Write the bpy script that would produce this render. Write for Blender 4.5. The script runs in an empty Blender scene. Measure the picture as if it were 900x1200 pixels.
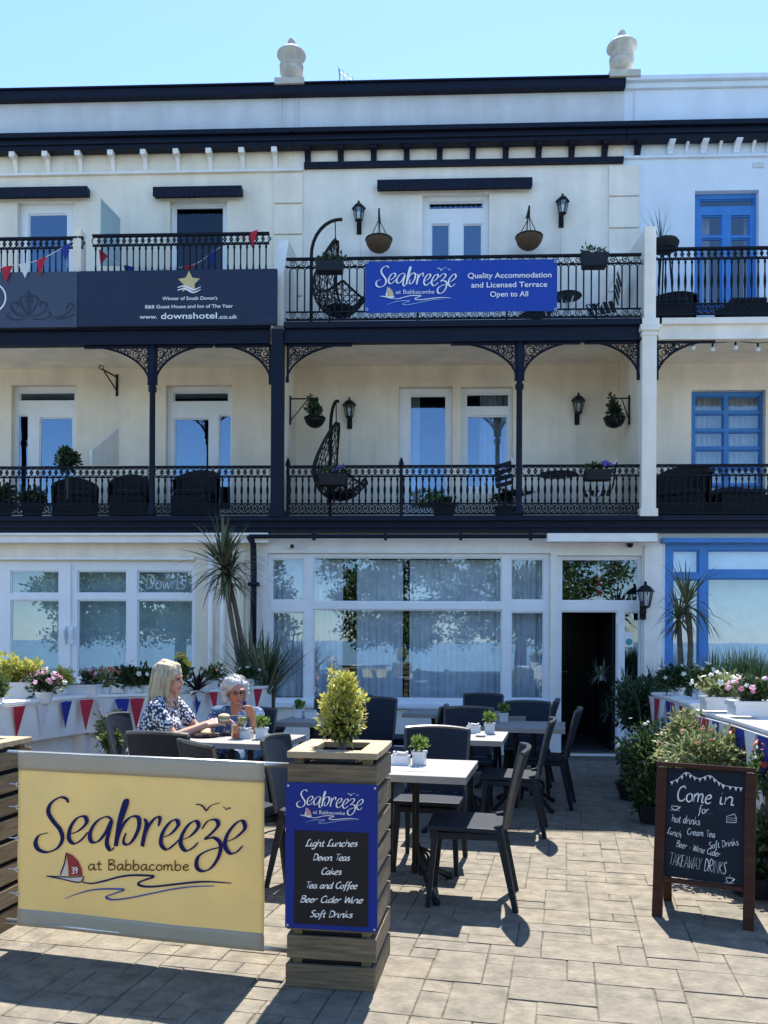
import bpy, bmesh, math, random
from mathutils import Vector, Matrix, noise as mnoise
random.seed(7)
R_ = math.radians
SC = bpy.context.scene
COL = SC.collection
# ------------------------------------------------------------------ camera, sky, sun, exposure
FPX, PX0, PY0 = 975.0, 450.0, 750.0          # focal length and principal point on the 900x1200 photograph
CAM_H, CAM_D = 1.5, 10.95
YAW, ROLL = R_(2.3), 0.005
CAM = Vector((0.0, -CAM_D, CAM_H))
FWD = Vector((-math.sin(YAW), math.cos(YAW), 0))
RGT = Vector((math.cos(YAW), math.sin(YAW), 0))
UPV = Vector((0, 0, 1))
CR = RGT * math.cos(ROLL) + UPV * math.sin(ROLL)
CU = UPV * math.cos(ROLL) - RGT * math.sin(ROLL)
cd = bpy.data.cameras.new('camera'); cam = bpy.data.objects.new('camera', cd); COL.objects.link(cam)
cam.matrix_world = Matrix(((CR.x, CU.x, -FWD.x, CAM.x), (CR.y, CU.y, -FWD.y, CAM.y), (CR.z, CU.z, -FWD.z, CAM.z), (0, 0, 0, 1)))
cd.sensor_fit = 'AUTO'; cd.sensor_width = 36; cd.lens = 36 * FPX / 1200.0
cd.shift_y = (PY0 - 600) / 1200.0; cd.clip_end = 60000; cd.clip_start = .05
SC.camera = cam
SUN_EL, SUN_AZ = R_(60.3), R_(8.0)           # behind the terrace, a little to the right
w = bpy.data.worlds.new('World'); SC.world = w; w.use_nodes = True
nt = w.node_tree; bg = nt.nodes['Background']
sk = nt.nodes.new('ShaderNodeTexSky'); sk.sky_type = 'NISHITA'; sk.sun_disc = False
sk.sun_elevation = SUN_EL; sk.sun_rotation = SUN_AZ; sk.altitude = 50; sk.air_density = 1.0; sk.dust_density = .1; sk.ozone_density = 6.0
nt.links.new(sk.outputs[0], bg.inputs[0]); bg.inputs[1].default_value = .14
sl = bpy.data.lights.new('sun', 'SUN'); sl.energy = 5.0; sl.angle = R_(.5); sl.color = (1, .95, .86)
so = bpy.data.objects.new('sun', sl); COL.objects.link(so)
sd = Vector((math.sin(SUN_AZ) * math.cos(SUN_EL), math.cos(SUN_AZ) * math.cos(SUN_EL), math.sin(SUN_EL)))
so.rotation_euler = sd.to_track_quat('Z', 'Y').to_euler(); so.location = (0, 20, 40)
vs = SC.view_settings; vs.view_transform = 'Standard'; vs.look = 'None'; vs.gamma = 1; vs.exposure = 1.28; vs.use_curve_mapping = False
SC.cycles.max_bounces = 8; SC.cycles.transparent_max_bounces = 16; SC.cycles.use_denoising = True
SC.cycles.sample_clamp_indirect = 6

# ------------------------------------------------------------------ from the survey of the photograph to metres
def ray(px, py):
    return FWD + CR * ((px - PX0) / FPX) + CU * ((PY0 - py) / FPX)
def at(px, py, Y=0.0):
    d = ray(px, py); return CAM + d * ((Y - CAM.y) / d.y)
def g(px, py, z=0.0):
    d = ray(px, py); return CAM + d * ((z - CAM.z) / d.z)
def dp(px, py, depth):
    return CAM + ray(px, py) * depth
def rect(px0, py0, px1, py1, Y):
    xm, ym = (px0 + px1) / 2, (py0 + py1) / 2
    return at(px0, ym, Y).x, at(px1, ym, Y).x, at(xm, py1, Y).z, at(xm, py0, Y).z
def X(px, Y=0.0, py=600): return at(px, py, Y).x
def Z(py, Y=0.0, px=540): return at(px, py, Y).z

# ------------------------------------------------------------------ mesh builder
class MB:
    def __init__(s): s.v = []; s.f = []
    def add(s, vs_, fs):
        o = len(s.v); s.v += [Vector(q) for q in vs_]; s.f += [tuple(i + o for i in f) for f in fs]; return s
    def box(s, x0, x1, y0, y1, z0, z1):
        return s.add([(x0, y0, z0), (x1, y0, z0), (x1, y1, z0), (x0, y1, z0), (x0, y0, z1), (x1, y0, z1), (x1, y1, z1), (x0, y1, z1)],
                     [(3, 2, 1, 0), (4, 5, 6, 7), (0, 1, 5, 4), (1, 2, 6, 5), (2, 3, 7, 6), (3, 0, 4, 7)])
    def bar(s, a, b, wx, wy, up=(0, 0, 1), taper=1.0):
        a, b = Vector(a), Vector(b); d = (b - a).normalized(); u = Vector(up)
        if abs(d.dot(u)) > .98: u = Vector((0, 1, 0))
        sx = d.cross(u).normalized(); sy = sx.cross(d).normalized(); vs_ = []
        for p, k in ((a, 1), (b, taper)):
            for i, j in ((-1, -1), (1, -1), (1, 1), (-1, 1)): vs_.append(p + sx * (i * wx * k / 2) + sy * (j * wy * k / 2))
        return s.add(vs_, [(3, 2, 1, 0), (4, 5, 6, 7), (0, 1, 5, 4), (1, 2, 6, 5), (2, 3, 7, 6), (3, 0, 4, 7)])
    def tube(s, pts, r, n=6, cap=True):
        pts = [Vector(p) for p in pts]; m = len(pts); o = len(s.v); prev = None
        for i, p in enumerate(pts):
            t = (pts[min(i + 1, m - 1)] - pts[max(i - 1, 0)]).normalized()
            if prev is None:
                a = Vector((0, 0, 1)) if abs(t.z) < .9 else Vector((1, 0, 0)); prev = t.cross(a).normalized()
            else:
                q = prev - t * prev.dot(t); prev = q.normalized() if q.length > 1e-6 else prev
            b = t.cross(prev); rr = r[i] if isinstance(r, (list, tuple)) else r
            for k in range(n):
                a_ = 2 * math.pi * k / n + math.pi / n; s.v.append(p + prev * (math.cos(a_) * rr) + b * (math.sin(a_) * rr))
        for i in range(m - 1):
            for k in range(n): s.f.append((o + i * n + k, o + i * n + (k + 1) % n, o + (i + 1) * n + (k + 1) % n, o + (i + 1) * n + k))
        if cap: s.f.append(tuple(o + k for k in range(n))[::-1]); s.f.append(tuple(o + (m - 1) * n + k for k in range(n)))
        return s
    def ring(s, c, r, th, n=10, ax='y', rz=None, k=4, a0=0, a1=2 * math.pi):
        c = Vector(c); rz = rz or r; pts = []
        for i in range(n + 1):
            a = a0 + (a1 - a0) * i / n; u, v_ = math.cos(a) * r, math.sin(a) * rz
            pts.append(c + (Vector((u, 0, v_)) if ax == 'y' else Vector((0, u, v_)) if ax == 'x' else Vector((u, v_, 0))))
        return s.tube(pts, th, k, cap=False)
    def lathe(s, prof, n=16, c=(0, 0, 0), ry=1.0):
        c = Vector(c); o = len(s.v); m = len(prof)
        for r, z in prof:
            for k in range(n):
                a = 2 * math.pi * k / n; s.v.append(c + Vector((math.cos(a) * r, math.sin(a) * r * ry, z)))
        for i in range(m - 1):
            for k in range(n): s.f.append((o + i * n + k, o + i * n + (k + 1) % n, o + (i + 1) * n + (k + 1) % n, o + (i + 1) * n + k))
        s.f.append(tuple(o + k for k in range(n))[::-1]); s.f.append(tuple(o + (m - 1) * n + k for k in range(n)))
        return s
    def prism(s, pts, d):
        d = Vector(d); n = len(pts); o = len(s.v); s.v += [Vector(p) for p in pts] + [Vector(p) + d for p in pts]
        s.f.append(tuple(o + i for i in range(n))[::-1]); s.f.append(tuple(o + n + i for i in range(n)))
        for i in range(n): s.f.append((o + i, o + (i + 1) % n, o + n + (i + 1) % n, o + n + i))
        return s
    def ball(s, c, r, nu=10, nv=7):
        c = Vector(c); r = Vector(r) if not isinstance(r, (int, float)) else Vector((r, r, r)); o = len(s.v)
        s.v.append(c + Vector((0, 0, r.z)))
        for j in range(1, nv):
            t = math.pi * j / nv
            for k in range(nu):
                a = 2 * math.pi * k / nu; s.v.append(c + Vector((math.sin(t) * math.cos(a) * r.x, math.sin(t) * math.sin(a) * r.y, math.cos(t) * r.z)))
        s.v.append(c - Vector((0, 0, r.z))); e = len(s.v) - 1
        for k in range(nu):
            s.f.append((o, o + 1 + k, o + 1 + (k + 1) % nu)); b = o + 1 + (nv - 2) * nu; s.f.append((e, b + (k + 1) % nu, b + k))
        for j in range(nv - 2):
            for k in range(nu):
                a = o + 1 + j * nu; s.f.append((a + k, a + nu + k, a + nu + (k + 1) % nu, a + (k + 1) % nu))
        return s
    def xf(s, mtx, i0=0):
        for i in range(i0, len(s.v)): s.v[i] = mtx @ s.v[i]
        return s
    def build(s, name, mat=None, parent=None, smooth=False, bevel=0, world=True):
        me = bpy.data.meshes.new(name); vs_ = s.v
        if parent is not None and world:
            inv = PM[parent.name].inverted(); vs_ = [inv @ q for q in s.v]
        me.from_pydata([tuple(q) for q in vs_], [], s.f); me.update()
        if mat: me.materials.append(mat)
        if smooth:
            me.polygons.foreach_set('use_smooth', [True] * len(me.polygons))
        o = bpy.data.objects.new(name, me); COL.objects.link(o)
        if bevel:
            b = o.modifiers.new('bevel', 'BEVEL'); b.width = bevel; b.segments = 2; b.limit_method = 'ANGLE'; b.angle_limit = R_(40)
        PM[o.name] = Matrix.Identity(4)
        if parent is not None: o.parent = parent; PM[o.name] = PM[parent.name]
        return o
PM = {}
def tag(o, label=None, cat=None, group=None, kind=None):
    if label: o['label'] = label
    if cat: o['category'] = cat
    if group: o['group'] = group
    if kind: o['kind'] = kind
    return o
def thing(name, loc, label, cat, rz=0, group=None):
    o = bpy.data.objects.new(name, None); COL.objects.link(o); o.location = loc; o.rotation_euler = (0, 0, rz); o.empty_display_size = .1
    PM[o.name] = Matrix.Translation(Vector(loc)) @ Matrix.Rotation(rz, 4, 'Z')
    return tag(o, label, cat, group)
def dup(o, loc, rz, label, group=None):
    c = o.copy(); COL.objects.link(c); c.location = loc; c.rotation_euler = (0, 0, rz); c['label'] = label
    if group: c['group'] = group
    PM[c.name] = Matrix.Translation(Vector(loc)) @ Matrix.Rotation(rz, 4, 'Z')
    for ch in [q for q in COL.objects if q.parent == o]:
        k = ch.copy(); COL.objects.link(k); k.parent = c
        for gg in [q for q in COL.objects if q.parent == ch]:
            k2 = gg.copy(); COL.objects.link(k2); k2.parent = k
    return c
def struct(o, kind='structure'): o['kind'] = kind; return o

# ------------------------------------------------------------------ materials
def M(name, col, rough=.6, var=.12, scale=6, bump=0, bscale=60, metal=0, spec=.5, island=0, stretch=(1, 1, 1), streak=0, trans=0, hue=None):
    m = bpy.data.materials.new(name); m.use_nodes = True; n = m.node_tree.nodes; l = m.node_tree.links
    p = n['Principled BSDF']; p.inputs['Roughness'].default_value = rough; p.inputs['Metallic'].default_value = metal
    p.inputs['Specular IOR Level'].default_value = spec
    tc = n.new('ShaderNodeTexCoord'); mp = n.new('ShaderNodeMapping'); mp.inputs['Scale'].default_value = stretch
    l.new(tc.outputs['Object'], mp.inputs[0])
    nz = n.new('ShaderNodeTexNoise'); nz.inputs['Scale'].default_value = scale; nz.inputs['Detail'].default_value = 6; nz.inputs['Roughness'].default_value = .65
    l.new(mp.outputs[0], nz.inputs['Vector'])
    rp = n.new('ShaderNodeMapRange'); rp.inputs[1].default_value = .3; rp.inputs[2].default_value = .7; rp.inputs[3].default_value = 1 - var; rp.inputs[4].default_value = 1 + var
    l.new(nz.outputs[0], rp.inputs[0]); fac = rp.outputs[0]
    def mul(a, b):
        q = n.new('ShaderNodeMath'); q.operation = 'MULTIPLY'; l.new(a, q.inputs[0]); l.new(b, q.inputs[1]); return q.outputs[0]
    if island:
        ge = n.new('ShaderNodeNewGeometry'); r2 = n.new('ShaderNodeMapRange'); r2.inputs[3].default_value = 1 - island; r2.inputs[4].default_value = 1 + island
        l.new(ge.outputs['Random Per Island'], r2.inputs[0]); fac = mul(fac, r2.outputs[0])
    if streak:
        m2 = n.new('ShaderNodeMapping'); m2.inputs['Scale'].default_value = (3.2, 3.2, .35); l.new(tc.outputs['Object'], m2.inputs[0])
        n2 = n.new('ShaderNodeTexNoise'); n2.inputs['Scale'].default_value = 1; n2.inputs['Detail'].default_value = 7; l.new(m2.outputs[0], n2.inputs['Vector'])
        r3 = n.new('ShaderNodeMapRange'); r3.inputs[1].default_value = .35; r3.inputs[2].default_value = .62; r3.inputs[3].default_value = 1 - streak; r3.inputs[4].default_value = 1.02
        l.new(n2.outputs[0], r3.inputs[0]); fac = mul(fac, r3.outputs[0])
    mx = n.new('ShaderNodeVectorMath'); mx.operation = 'SCALE'; mx.inputs[0].default_value = col[:3]
    if hue:
        hm = n.new('ShaderNodeMix'); hm.data_type = 'RGBA'; hm.inputs[6].default_value = (*col[:3], 1); hm.inputs[7].default_value = (*hue, 1)
        src = None
        if island: src = n.new('ShaderNodeNewGeometry').outputs['Random Per Island']
        else:
            n4 = n.new('ShaderNodeTexNoise'); n4.inputs['Scale'].default_value = scale * .37; l.new(mp.outputs[0], n4.inputs['Vector']); src = n4.outputs[0]
        r5 = n.new('ShaderNodeMapRange'); r5.inputs[1].default_value = .25; r5.inputs[2].default_value = .75
        l.new(src, r5.inputs[0]); l.new(r5.outputs[0], hm.inputs[0]); l.new(hm.outputs[2], mx.inputs[0])
    l.new(fac, mx.inputs['Scale']); l.new(mx.outputs[0], p.inputs['Base Color'])
    if bump:
        n3 = n.new('ShaderNodeTexNoise'); n3.inputs['Scale'].default_value = bscale; n3.inputs['Detail'].default_value = 4; l.new(mp.outputs[0], n3.inputs['Vector'])
        b = n.new('ShaderNodeBump'); b.inputs['Strength'].default_value = bump; b.inputs['Distance'].default_value = .01; l.new(n3.outputs[0], b.inputs['Height']); l.new(b.outputs[0], p.inputs['Normal'])
    if trans:
        tr = n.new('ShaderNodeBsdfTranslucent'); l.new(mx.outputs[0], tr.inputs[0]); ms = n.new('ShaderNodeMixShader'); ms.inputs[0].default_value = trans
        l.new(p.outputs[0], ms.inputs[1]); l.new(tr.outputs[0], ms.inputs[2]); l.new(ms.outputs[0], n['Material Output'].inputs[0])
    return m
def glass_mat(name, refl=.3, tint=(.75, .85, .9), rough=0.0, wob=.008, gcol=(.64, .80, .95)):
    m = bpy.data.materials.new(name); m.use_nodes = True; n = m.node_tree.nodes; l = m.node_tree.links; n.remove(n['Principled BSDF'])
    t = n.new('ShaderNodeBsdfTransparent'); t.inputs[0].default_value = (*tint, 1); gl = n.new('ShaderNodeBsdfGlossy'); gl.inputs['Roughness'].default_value = rough; gl.inputs['Color'].default_value = (*gcol, 1)
    lw = n.new('ShaderNodeLayerWeight'); lw.inputs[0].default_value = .5; fr = n.new('ShaderNodeMath'); fr.operation = 'POWER'; fr.inputs[1].default_value = 4.5; l.new(lw.outputs['Facing'], fr.inputs[0]); ad = n.new('ShaderNodeMath'); ad.operation = 'ADD'; ad.use_clamp = True; ad.inputs[1].default_value = refl + .035
    l.new(fr.outputs[0], ad.inputs[0]); ms = n.new('ShaderNodeMixShader'); l.new(ad.outputs[0], ms.inputs[0]); l.new(t.outputs[0], ms.inputs[1]); l.new(gl.outputs[0], ms.inputs[2])
    if wob:
        tc = n.new('ShaderNodeTexCoord'); nz = n.new('ShaderNodeTexNoise'); nz.inputs['Scale'].default_value = 1.6; l.new(tc.outputs['Object'], nz.inputs['Vector'])
        b = n.new('ShaderNodeBump'); b.inputs['Strength'].default_value = wob; b.inputs['Distance'].default_value = .05; l.new(nz.outputs[0], b.inputs['Height']); l.new(b.outputs[0], gl.inputs['Normal'])
    l.new(ms.outputs[0], n['Material Output'].inputs[0]); return m
m_cream = M('cream render', (.86, .775, .64), .85, .07, 3, .3, 90, streak=.11)
m_white = M('white and skylit render', (.87, .81, .72), .85, .07, 3, .3, 90, streak=.11)  # white parts, and the middle house's cream paint whitened for sky light
m_palegrey = M('parapet render', (.62, .64, .67), .85, .07, 3, .25, 90, streak=.12)
m_bluewhite = M('pale blue render', (.70, .78, .88), .85, .05, 3, .25, 90, streak=.06)
m_navy = M('navy paint', (.0055, .0095, .024), .5, .25, 8, .08, 40, spec=0.18)
m_iron = M('black iron', (.004, .006, .012), .55, .3, 20, spec=0.18)
m_pvc = M('white frame', (.80, .82, .85), .4, .04, 5)
m_trim = M('white trim', (.84, .81, .76), .55, .07, 5, .1, 50, streak=.06)
m_blue = M('blue paint', (.035, .20, .56), .45, .12, 6, .06, 40)
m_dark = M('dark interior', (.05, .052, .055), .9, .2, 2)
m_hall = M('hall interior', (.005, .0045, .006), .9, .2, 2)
m_roof = M('roof felt', (.06, .06, .065), .9, .2, 4)
m_glass = glass_mat('window glass', .13, (.84, .9, .94), wob=.012)
m_glassup = glass_mat('upper window glass', (.22), (.7, .78, .84), wob=.03, gcol=(.52, .74, 1))
m_glassdark = glass_mat('dark door glass', .03, (.35, .37, .4))
m_net = M('net curtain', (.80, .83, .86), .9, .12, 5, trans=.4)
m_drape = M('drape', (.62, .66, .71), .9, .15, 5)
m_slab = M('paving slab', (.174, .149, .112), .88, .38, 9, 1.0, 34, island=.08, hue=(.138, .121, .093))
m_mortar = M('paving joint', (.10, .088, .07), .95, .3, 12, .4, 60)
m_conc = M('pale bounce concrete', (.36, .34, .30), .9, .15, 5, .3, 60)
m_grass = M('turf', (.07, .11, .035), .9, .3, 1.5, .4, 40)
m_asph = M('asphalt', (.05, .05, .052), .9, .2, 10, .3, 80)
m_sea = M('sea water', (.04, .125, .21), .18, .15, .02, .2, .3)
m_oak = M('weathered timber', (.17, .128, .078), .88, .5, 5, .35, 30, stretch=(1, 1, 14), island=.12)
m_oaklid = M('pale timber lid', (.33, .26, .165), .8, .3, 5, .3, 30, stretch=(1, 8, 1), island=.1)
m_tabletop = M('pale table laminate', (.25, .24, .225), .5, .14, 4, .06, 30, stretch=(1, 10, 1))
m_tblack = M('black cast iron', (.012, .013, .015), .4, .2, 20, spec=0.18)
m_chair = M('charcoal resin', (.013, .019, .031), .5, .2, 30, .3, 220, spec=0.18)
m_chairlt = M('charcoal resin legs', (.014, .019, .028), .45, .2, 30, .1, 100, spec=0.18)
m_pot = M('white glazed pot', (.66, .68, .70), .3, .06, 6)
m_leaf = M('leaf green', (.06, .105, .028), .5, .2, 9, island=.45, hue=(.11, .16, .04), trans=.3)
m_leafdk = M('leaf dark green', (.028, .055, .02), .5, .2, 9, island=.45, hue=(.05, .085, .03), trans=.25)
m_leafyel = M('leaf golden', (.66, .60, .15), .5, .2, 9, island=.4, hue=(.30, .33, .07), trans=.35)
m_leafvar = M('leaf variegated', (.46, .46, .24), .5, .2, 9, island=.35, hue=(.10, .15, .05), trans=.3)
m_blade = M('strap leaf', (.06, .085, .038), .45, .2, 9, island=.4, hue=(.16, .17, .09), trans=.2)
m_bladelt = M('grass blade', (.12, .19, .045), .5, .2, 9, island=.4, hue=(.20, .25, .08), trans=.3)
m_bark = M('bark', (.12, .095, .07), .9, .35, 14, .7, 40, stretch=(1, 1, 3))
m_soil = M('soil', (.035, .026, .02), 1, .3, 20, .5, 60)
m_pink = M('pink petal', (.62, .22, .36), .6, .15, 9, island=.3, hue=(.75, .45, .55), trans=.3)
m_whitef = M('white petal', (.78, .77, .72), .6, .08, 9, island=.1, trans=.3)
m_redf = M('red petal', (.55, .07, .05), .6, .15, 9, island=.3, hue=(.65, .25, .12), trans=.3)
m_yelf = M('yellow petal', (.70, .50, .04), .6, .15, 9, island=.3, trans=.3)
m_purp = M('purple petal', (.07, .05, .30), .6, .15, 9, island=.3)
m_coir = M('coir liner', (.11, .065, .035), 1, .3, 30, .8, 60)
m_steel = M('brushed steel', (.55, .55, .56), .35, .06, 8, metal=.9)
m_flagr = M('red cloth', (.50, .025, .05), .8, .1, 8, trans=.25)
m_flagw = M('white cloth', (.76, .76, .78), .8, .06, 8, trans=.25)
m_flagb = M('blue cloth', (.02, .035, .28), .8, .1, 8, trans=.25)
m_banner = M('yellow vinyl', (.85, .70, .32), .55, .06, 2.2, .5, 4, trans=.26)
m_hem = M('beige vinyl hem', (.42, .37, .28), .55, .05, 6, .12, 9)
m_inkn = M('navy ink', (.008, .014, .095), .6, .05, spec=.15)
m_inkb = M('blue ink', (.02, .06, .32), .5, .05)
m_inkw = M('white ink', (.80, .80, .80), .5, .04)
m_inkr = M('red ink', (.32, .012, .022), .5, .05)
m_inkgold = M('gold ink', (.58, .47, .22), .5, .12, 20)
m_signb = M('royal blue sign', (.010, .028, .225), .35, .04, 4, spec=0.18)
m_signb2 = M('royal blue banner', (.018, .060, .36), .45, .05, 3, .12, 4, spec=0.18)
m_signdk = M('navy sign', (.021, .033, .066), .45, .08, 3, spec=0.18)
m_signlt = M('slate sign', (.060, .078, .125), .45, .08, 3, spec=0.18)
m_chalkb = M('chalkboard', (.010, .016, .028), .6, .3, 6, spec=0.18)
m_blackp = M('black panel', (.014, .014, .018), .35, .1, 6, spec=0.18)
m_chalk = M('chalk', (.66, .68, .68), .95, .2, 60)
m_mahog = M('mahogany stain', (.055, .020, .012), .5, .3, 6, .15, 40, stretch=(1, 1, 6), spec=0.18)
m_wicker = M('dark wicker', (.022, .022, .026), .7, .3, 40, .6, 120, spec=0.18)
m_skin = M('skin', (.52, .27, .19), .55, .08, 18, .06, 200)
m_skin2 = M('sunned skin', (.44, .20, .13), .55, .1, 18, .08, 160)
m_blonde = M('blonde hair', (.52, .42, .275), .5, .35, 12, .7, 70, stretch=(3.5, 3.5, .35))
m_grey = M('white hair', (.50, .49, .46), .6, .15, 16, .9, 60)
m_hairpin = M('lip', (.36, .09, .08), .5, .05)
m_eye = M('eye', (.03, .025, .02), .2, 0)
# ------------------------------------------------------------------ lettering: pen strokes turned into flat ribbons
def catmull(p, k=6):
    p = [Vector(q) for q in p]
    if len(p) < 3: return p
    out = []
    for i in range(len(p) - 1):
        a, b, c, d = p[max(i - 1, 0)], p[i], p[i + 1], p[min(i + 2, len(p) - 1)]
        for j in range(k):
            t = j / k; out.append(.5 * ((2 * b) + (c - a) * t + (2 * a - 5 * b + 4 * c - d) * t * t + (3 * b - a - 3 * c + d) * t ** 3))
    out.append(p[-1]); return out
def ribbon(mb, pts, frame, w, wmin=None, nib=R_(35), smooth=True, taper=True):
    """pts in sign units (u right, v up); w the thickest pen width, wmin the thinnest."""
    pts = catmull([(a, b, 0) for a, b in pts]) if smooth else [Vector((a, b, 0)) for a, b in pts]
    if wmin is None: wmin = w
    o = len(mb.v); m = len(pts); k0 = getattr(mb, 'k', 0); mb.k = k0 + 1; e0 = (k0 % 9) * .00022
    for i, p in enumerate(pts):
        t = pts[min(i + 1, m - 1)] - pts[max(i - 1, 0)]
        if t.length < 1e-9: t = Vector((1, 0, 0))
        t.normalize(); a = math.atan2(t.y, t.x); ww = wmin + (w - wmin) * abs(math.sin(a - nib)) ** 1.3
        if taper: ww *= min(1, .45 + .55 * min(i, m - 1 - i) / max(1, m * .14))
        nn = Vector((-t.y, t.x, 0)) * (ww / 2)
        for q in (p + nn, p - nn): mb.v.append(frame(q.x, q.y, e0 + i / m * .0002))
    for i in range(m - 1): mb.f.append((o + 2 * i, o + 2 * i + 1, o + 2 * i + 3, o + 2 * i + 2))
def poly(mb, pts, frame, lift=0):
    o = len(mb.v); mb.v += [frame(a, b, lift) for a, b in pts]; mb.f.append(tuple(range(o, o + len(pts))))
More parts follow.
